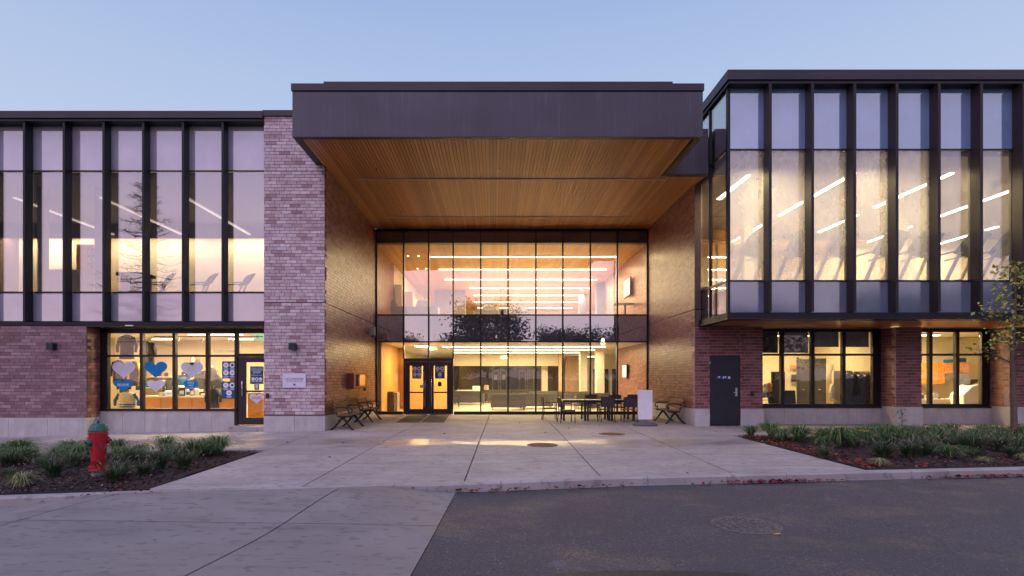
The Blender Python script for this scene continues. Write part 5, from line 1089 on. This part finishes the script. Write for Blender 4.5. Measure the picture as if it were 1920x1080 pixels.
def outlet(ang, z, r, L, mat, nm):
    rot = Matrix.Rotation(ang, 4, 'Z') @ Matrix.Rotation(math.pi / 2, 4, 'Y'); m = MB(); m.lathe([(r * .8, .10), (r * .8, .15), (r, .155), (r, .15 + L), (r * .85, .16 + L), (r * .3, .165 + L), (r * .3, .20 + L)], 18, (0, 0, z), rot=rot); return m.build(nm, mat, t)
outlet(math.radians(-140), .60, .075, .03, 'red_paint', 'outlet_cap'); outlet(math.radians(-118), .585, .058, .05, 'green_paint', 'outlet_cap'); outlet(math.radians(25), .61, .06, .03, 'red_paint', 'outlet_cap'); outlet(math.radians(180), .62, .07, .03, 'red_paint', 'outlet_cap')
m = MB(); m.tube([(-.15, -.10, .56), (-.16, -.14, .47), (-.10, -.17, .43), (-.04, -.16, .50)], .006, 5); m.tube([(.14, .02, .58), (.17, -.04, .5), (.13, -.09, .46), (.11, -.10, .55)], .006, 5); m.build('chain', 'iron_grey', t)
t.scale = (.82, .82, 1)
# ---------------- planting ----------------
def blades(n, h, spread, w, curve, mat, seed=None, name='grass_clump'):
    m = MB(); 
    for _ in range(n):
        a = R.uniform(0, 2 * math.pi); r0 = R.uniform(0, .07); H = h * R.uniform(.55, 1.05); out = spread * R.uniform(.3, 1.0); ca, sa = math.cos(a), math.sin(a); ww = w * R.uniform(.7, 1.2); cu = curve * R.uniform(.6, 1.3); b = len(m.v); px_, py_ = -sa, ca
        for i in range(5):
            s = i / 4; rr = r0 + out * s ** 1.5; z = H * (s * (1 + cu) - cu * s * s * 1.0) if cu < 1 else H * (math.sin(s * math.pi * .5 * (1 + cu * .45)))
            wd = ww * (1 - s ** 2 * .92); x, y = ca * rr, sa * rr; m.v += [(x - px_ * wd, y - py_ * wd, z), (x + px_ * wd, y + py_ * wd, z)]
            if i: q = b + 2 * (i - 1); m.f.append((q, q + 1, q + 3, q + 2))
    me = m.mesh(name, mat); sm_ = None
    if seed:
        s2 = MB()
        for _ in range(seed):
            a = R.uniform(0, 2 * math.pi); r = spread * R.uniform(.2, .95); z = h * R.uniform(.6, 1.1); x, y = r * math.cos(a), r * math.sin(a); s2.tube([(x, y, z), (x * 1.06, y * 1.06, z + .025), (x * 1.14, y * 1.14, z + .055)], [.003, .009, .002], 5)
        sm_ = s2.mesh('seed_heads', 'seed')
    return me, sm_
V_d = [blades(230, .44, .62, .007, 1.3, 'grass') for _ in range(4)]; V_f = [blades(380, .38, .36, .0030, .8, 'grass_dark', 30) for _ in range(3)]; V_p = [blades(170, .26, .30, .006, 1.6, 'grass_pale') for _ in range(2)]
def clump(kind, x, y, s, label, group, nm):
    me, sd = R.choice({'d': V_d, 'f': V_f, 'p': V_p}[kind]); z = zp(x, y) - .0
    t = thing(nm, label, 'plant', (x, y, z), R.uniform(0, 6.28), group); t.scale = (s * 1.05, s * 1.05, s * R.uniform(.7, .98)); link('foliage', me, t)
    if sd: link('seed_head', sd, t, kind='stuff')
    return t
gd = 'arching day lily clumps in the planting beds'; gf = 'fluffy fountain grass clumps in the planting beds'
ON = ['', 'first', 'second', 'third', 'fourth', 'fifth', 'sixth', 'seventh', 'eighth', 'ninth', 'tenth', 'eleventh', 'twelfth', 'thirteenth', 'fourteenth', 'fifteenth', 'sixteenth', 'seventeenth', 'eighteenth', 'nineteenth', 'twentieth', 'twenty-first', 'twenty-second', 'twenty-third', 'twenty-fourth']
# right bed
for row, (n, y0, st) in enumerate(((24, 14.05, 6.95), (24, 13.3, 7.1), (24, 12.5, 7.4))):
    for i in range(n):
        x = st + i * .47 + R.uniform(-.2, .2); y = y0 + R.uniform(-.35, .35) + .02 * x
        clump('d', x, y, R.uniform(.7, 1.3) * (.85 if row == 0 else 1), 'strap leaved clump, %s from the plaza in the %s row of the right bed' % (ON[i + 1], ['back', 'third', 'second'][row]), gd, 'day_lily_clump')
for i in range(18):
    x = 7.65 + i * .52 + R.uniform(-.12, .12); y = yc(x) + 1.35 + R.uniform(-.25, .6)
    clump('f', x, y, R.uniform(.9, 1.3), 'fine dark grass clump, %s from the plaza in the front row of the right bed' % ON[i + 1], gf, 'fountain_grass_clump')
for i in range(13):
    x = 8.9 + i * .68 + R.uniform(-.2, .2); y = yc(x) + .95 + R.uniform(-.2, .15)
    clump('f' if i % 3 else 'd', x, y, R.uniform(.5, .85), 'low grass clump near the kerb, %s from the pale striped clump' % ON[i + 1], gf, 'fountain_grass_clump' if i % 3 else 'day_lily_clump')
for px, py, s, k, lab in ((1545, 858, .75, 'f', 'small dark grass clump beside the pale striped clump on the right'), (1648, 872, .72, 'p', 'pale striped grass clump at the kerb corner right of the plaza'), (1730, 850, .95, 'f', 'dark grass clump behind the pale striped clump'), (1846, 866, .6, 'p', 'yellow green clump near the foot of the young tree'), (1918, 862, .6, 'p', 'yellow green clump at the right picture edge by the kerb'), (1432, 806, .55, 'd', 'low green clump at the tip of the right bed')):
    Y = 1024 * 1.64 / (py + 4 - 706); clump(k, PX(px, Y), Y, s, lab, gf if k == 'f' else (gd if k == 'd' else 'pale variegated grass clumps'), 'variegated_grass_clump' if k == 'p' else 'fountain_grass_clump')
# left bed
for row, (n, y0) in enumerate(((20, 11.5), (18, 10.8))):
    for i in range(n):
        x = -5.6 - row * .5 - i * .37 + R.uniform(-.22, .22); y = y0 + R.uniform(-.3, .3)
        clump('d', x, y, R.uniform(.55, 1.0), 'strap leaved clump, %s from the plaza in the %s row of the left bed' % (ON[i + 1], ['back', 'middle'][row]), gd, 'day_lily_clump')
for kk, (px, py) in enumerate(((20, 868), (75, 872), (100, 892), (140, 872), (60, 850), (225, 893), (250, 870), (300, 880), (345, 880), (320, 862), (15, 895), (130, 850), (380, 856), (270, 890), (213, 903))):
    Y = 1024 * 1.70 / (py + 8 - 706); clump('f', PX(px, Y), Y, R.uniform(.6, 1.15), 'fine dark grass clump ' + ['at the far left edge, back', 'left of the hydrant, behind the pale clump', 'left of the hydrant, right of the pale clump', 'touching the hydrant on its left', 'far left behind the other dark clumps', 'just right of the hydrant base', 'right of the hydrant, slightly behind it', 'second right of the hydrant in front', 'third right of the hydrant in front', 'in the middle of the left bed right of the hydrant', 'at the far left edge by the kerb', 'behind the hydrant on its left', 'nearest the tip of the left bed', 'between hydrant and bed middle, in front', 'half hiding the hydrant foot'][kk], gf, 'fountain_grass_clump')
Y = 1024 * 1.72 / (921 - 706); clump('p', PX(42, Y), Y, .95, 'pale striped grass clump at the kerb on the far left', 'pale variegated grass clumps', 'variegated_grass_clump')
# flowers
def flower(px, py, Y, h, label):
    x = PX(px, Y); zt = PZ(py, Y); z0 = zp(x, Y); t = thing('day_lily', label, 'flower', (x, Y, z0)); m = MB(); m.tube([(0, 0, 0), (.03, 0, (zt - z0) * .6), (0, 0, zt - z0)], .005, 5); m.build('stem', 'grass', t)
    m = MB()
    for k in range(6): a = k * math.pi / 3; c, s = math.cos(a), math.sin(a); d = zt - z0; m.quad((0, 0, d), (c * .04 - s * .018, s * .04 + c * .018, d + .03), (c * .075, s * .075, d + .025), (c * .04 + s * .018, s * .04 - c * .018, d + .03))
    m.build('petals', 'petal', t)
for px, py, Y, lab in ((1527, 812, 12.4, 'yellow day lily flower nearest the bed tip on the right'), (1563, 807, 12.8, 'yellow day lily flower second from the bed tip'), (1613, 809, 12.2, 'yellow day lily flower, left of the close pair'), (1624, 810, 12.3, 'yellow day lily flower, right of the close pair'), (23, 828, 11.2, 'yellow day lily flower at the far left'), (347, 824, 11.2, 'yellow day lily flower behind the left bed tip'), (276, 833, 11.0, 'orange yellow day lily flower right of the hydrant')): flower(px, py, Y, 0, lab)
Y = 14.2; x = PX(1690, Y); t = thing('weed_plant', 'taller leafy weed standing at the back of the right bed', 'plant', (x, Y, 0)); m = MB(); m.tube([(0, 0, 0), (.02, 0, .4), (0, 0, .72)], .008, 5); m.build('stem', 'grass', t); m = MB()
for k in range(22): a = k * 2.4; z = .25 + k * .022; L = .26 * (1 - k * .02); c, s = math.cos(a), math.sin(a); m.quad((0, 0, z), (c * L * .5 - s * .022, s * L * .5 + c * .022, z + .05), (c * L, s * L, z - .02), (c * L * .5 + s * .022, s * L * .5 - c * .022, z + .05))
m.build('leaves', 'grass', t)
# mulch chips and leaves (nobody could count them)
def scatter(name, mat, n, fn, size, label, cat=None, lift=.015):
    m = MB()
    for _ in range(n):
        p = fn()
        if not p: continue
        x, y, z = p; a = R.uniform(0, 6.28); s = size * R.uniform(.5, 1.3); c, sn = math.cos(a) * s, math.sin(a) * s; t1, t2 = R.uniform(-.5, .9) * s, R.uniform(-.4, .6) * s; z += lift * R.uniform(.2, 1)
        m.quad((x - c, y - sn, z), (x + sn * .5, y - c * .5, z + abs(t1)), (x + c, y + sn, z + abs(t2)), (x - sn * .55, y + c * .55, z + .002))
    o = m.build(name, mat); o['kind'] = 'stuff'; o['label'] = label; return o
def in_bed(x0, x1, y1, pw=1.0):
    def f(): x = R.uniform(x0, x1); y = lerp(yc(x) + .05, y1 - .05, R.random() ** pw); return x, y, zp(x, y) + .015
    return f
scatter('mulch_chips', 'chip', 9000, in_bed(-11, -5.05, 11.9, 1.3), .028, 'dark mulch chips in the left bed'); scatter('mulch_chips', 'chip', 9000, in_bed(6.5, 17, 14.7, 1.3), .028, 'dark mulch chips in the right bed')
def right_leaves():
    x = 6.5 + R.random() ** 1.3 * 9.5; y = yc(x) + .08 + (R.random() ** 1.6) * 4.6
    if y > 14.6: return None
    if R.random() < .5: x = 6.5 + abs(R.gauss(0, .35)); y = yc(x) + R.uniform(.2, 5.2)
    return x, y, zp(x, y) + .02
scatter('fallen_leaves', 'red_leaf', 950, right_leaves, .042, 'red fallen leaves over the mulch of the right bed')
scatter('fallen_leaves', 'red_leaf', 70, in_bed(-11, -5.3, 11.5, 1), .04, 'a few fallen leaves in the left bed')
def gutter():
    c = R.choice([4.35, 4.6, 4.2, 5.0, 5.2, 8.6, 8.9, 9.3, 7.9, 9.0, 8.2, 1.6, -.2, .15]); x = c + R.gauss(0, .42) - (14 if R.random() < .12 else 0); y = yc(x) - .19 - abs(R.gauss(0, .05)); return x, y, zroad(x, y) + .004
scatter('fallen_leaves', 'red_leaf', 520, gutter, .038, 'red leaves drifted along the gutter', lift=.05)
def on_plaza(): x = R.uniform(-6, 8); y = R.uniform(8.8, 22); return (x, y, zp(x, y) + .003) if R.random() < (.9 if y > 17.5 and x > 1 else .35) else None
scatter('fallen_leaves', 'chip', 260, on_plaza, .03, 'small brown leaves strewn on the plaza concrete', lift=.006)
def on_road(): x = R.uniform(-4, 9); y = R.uniform(4.9, 8.2); return (x, y, zroad(x, y) + .003) if y < yc(x) - .3 else None
scatter('fallen_leaves', 'seed', 26, on_road, .022, 'tiny pale leaf bits on the road', lift=.004)
m = MB(); x, y = PX(1453, 6.2), 6.15; m.quad((x - .05, y, zroad(x, y) + .004), (x, y - .03, zroad(x, y) + .012), (x + .05, y, zroad(x, y) + .02), (x, y + .035, zroad(x, y) + .006)); tag(m.build('fallen_leaf', 'orange'), 'single tan leaf on the asphalt beside the manhole cover', 'leaf')
for x in (.13, .1): pass
# young tree
def tree(name, label, loc, H, r0, nb, spread, z0f, leafn, leafs, mat, seed, cat='tree', group=None, rise=.8, clumpr=.35, crown_name='crown'):
    rr = random.Random(seed); t = thing(name, label, cat, loc, group=group); pts = [(0, 0, 0)]; x = y = 0
    for i in range(1, 9): x += rr.uniform(-.03, .03) * H / 4; y += rr.uniform(-.03, .03) * H / 4; pts.append((x, y, H * i / 8))
    m = MB(); m.tube(pts, [r0 * (1 - .85 * i / 8) for i in range(9)], 9); tips = []
    for k in range(nb):
        f = z0f + (1 - z0f) * (k + rr.random() * .6) / nb; i = min(7, int(f * 8)); p = Vector(pts[i]).lerp(Vector(pts[i + 1]), f * 8 - i); a = k * 2.4 + rr.uniform(-.4, .4); L = spread * (1.05 - .55 * f) * rr.uniform(.7, 1.15)
        e1 = p + Vector((math.cos(a) * L * .5, math.sin(a) * L * .5, L * rise * .45)); e2 = p + Vector((math.cos(a) * L, math.sin(a) * L, L * rise * .7)); m.tube([p, e1, e2], [r0 * .32 * (1.1 - f), r0 * .2 * (1.1 - f), r0 * .06], 5)
        for q in (.45, .7, .9, 1.0):
            b = p.lerp(e2, q) + Vector((0, 0, L * .06)); tips.append(b)
            s_ = b + Vector((rr.uniform(-1, 1), rr.uniform(-1, 1), rr.uniform(-.3, .8))) * L * .28; m.tube([b, s_], [r0 * .05, r0 * .02], 4); tips.append(s_)
    m.build('trunk', 'bark', t, smooth=True); l = MB()
    for _ in range(leafn):
        b = rr.choice(tips); c = b + Vector((rr.gauss(0, 1), rr.gauss(0, 1), rr.gauss(0, .8))) * clumpr; d = Vector((rr.gauss(0, 1), rr.gauss(0, 1), rr.gauss(-.3, .6))).normalized(); s_ = d.cross(Vector((rr.gauss(0, 1), rr.gauss(0, 1), rr.gauss(0, 1)))).normalized(); n_ = d.cross(s_); L = leafs * rr.uniform(.6, 1.25)
        l.quad(c, c + d * L * .5 + s_ * L * .3 + n_ * L * .08, c + d * L, c + d * L * .5 - s_ * L * .3 + n_ * L * .08)
    l.build(crown_name, mat, t); return t
tree('young_tree', 'slender young tree with sparse yellow green leaves in the right bed', (12.2, 12.8, -.02), 4.15, .075, 20, .82, .42, 640, .11, 'tree_leaf', 5, rise=.75, clumpr=.1)
# ---------------- across the road (seen mirrored in the glass) ----------------
far = [(-.9, -24, 11.2, 5.5, 11), (-13, -30, 8.2, 5, 12), (8.5, -30, 9.0, 5, 13), (18, -28, 8.6, 5.5, 14), (28, -26, 10, 6, 15), (39, -22, 11, 6, 16), (-5, -34, 8.5, 5, 17), (13, -36, 9.5, 5, 18), (24, -36, 11, 6, 19), (-21, -38, 9, 5, 20), (50, -20, 12, 6, 21)]
protos = {}
for k, (x, y, H, sp_, sd) in enumerate(far):
    v = k % 3; lab = ['broad dark tree across the road, tallest crown mirrored in the hall glass', 'low dark tree mirrored at the left end of the hall glass', 'dark tree mirrored in the right half of the hall glass', 'dark tree mirrored beside the glass corner of the gym', 'dark tree mirrored in the first gym panes', 'tall dark tree mirrored in the far gym panes', 'small dark tree behind the tallest one, mirrored in the hall glass', 'small dark tree behind the right hall trees', 'tall dark tree in the rear row right of the street lamp', 'low dark tree in the rear row near the tall pine', 'outermost tall dark tree at the right end of the line'][k]; H *= .80 if k else .88
    if v not in protos: protos[v] = tree('street_tree', lab, (x, y, -.4), 9.0, .3, 26, 5.2, .22, 11000, .36, 'far_leaf', sd, group='trees across the road', clumpr=.75, rise=.6); protos[v].scale = (H / 9,) * 3
    else: dup(protos[v], (x, y, -.4), R.uniform(0, 6), lab, (H / 7.5, H / 7.5, H / 9))
# open conifer mirrored in the left glazing
rr = random.Random(3); t = thing('pine_tree', 'tall open pine across the road, mirrored in the left glazing', 'tree', (-26, -8, -.4)); m = MB(); m.tube([(0, 0, 0), (.1, 0, 8), (0, .1, 17)], [.3, .2, .04], 9); nd = MB()
for k in range(95):
    z = 4.5 + 12.2 * k / 95; a = k * 2.4; L = (17.4 - z) * .34 * rr.uniform(.6, 1.1) + .3; c, s = math.cos(a), math.sin(a); m.tube([(0, 0, z), (c * L * .6, s * L * .6, z - .05 * L), (c * L, s * L, z + .12 * L)], [.05, .03, .01], 5)
    for q in range(34):
        f = rr.uniform(.25, 1.05); b = Vector((c * L * f, s * L * f, z + .05 * L * f)) + Vector((rr.gauss(0, .12), rr.gauss(0, .12), rr.gauss(0, .08))); d = Vector((c + rr.gauss(0, .7), s + rr.gauss(0, .7), rr.gauss(.1, .4))).normalized() * rr.uniform(.25, .5); w_ = d.cross(Vector((0, 0, 1))).normalized() * .03; nd.quad(b - w_, b + w_, b + d)
m.build('trunk', 'bark', t); nd.build('crown', 'far_leaf', t)
# lit street lamp behind the camera, mirrored in the spandrel
t = thing('street_lamp', 'lit acorn street lamp behind the viewer, mirrored in the glass', 'street lamp', (9.4, -1.0, -.18)); m = MB(); m.lathe([(.16, 0), (.16, .3), (.09, .45), (.06, .6), (.05, 4.3), (.09, 4.4)], 14); m.build('post', 'cast', t, smooth=True)
m = MB(); m.lathe([(.10, 4.45), (.19, 4.62), (.21, 4.8), (.16, 5.0), (.09, 5.06)], 16); m.build('globe', 'lamp_glow' if 'lamp_glow' in MT else 'strip_gym', t, smooth=True); m = MB(); m.lathe([(.26, 5.07), (.16, 5.15), (.04, 5.3)], 16); m.build('cap', 'cast', t); m = MB(); m.lathe([(.13, 4.38), (.11, 4.44)], 16); m.build('collar', 'cast', t)
l = bpy.data.lights.new('lamp', 'POINT'); l.energy = 60; l.color = (1, .72, .35); l.shadow_soft_size = .2; o = bpy.data.objects.new('lamp', l); COL.objects.link(o); o.parent = t; o.location = (0, 0, 4.8)
for o in list(COL.objects):
    if 'wl' in o.keys(): del o['wl']
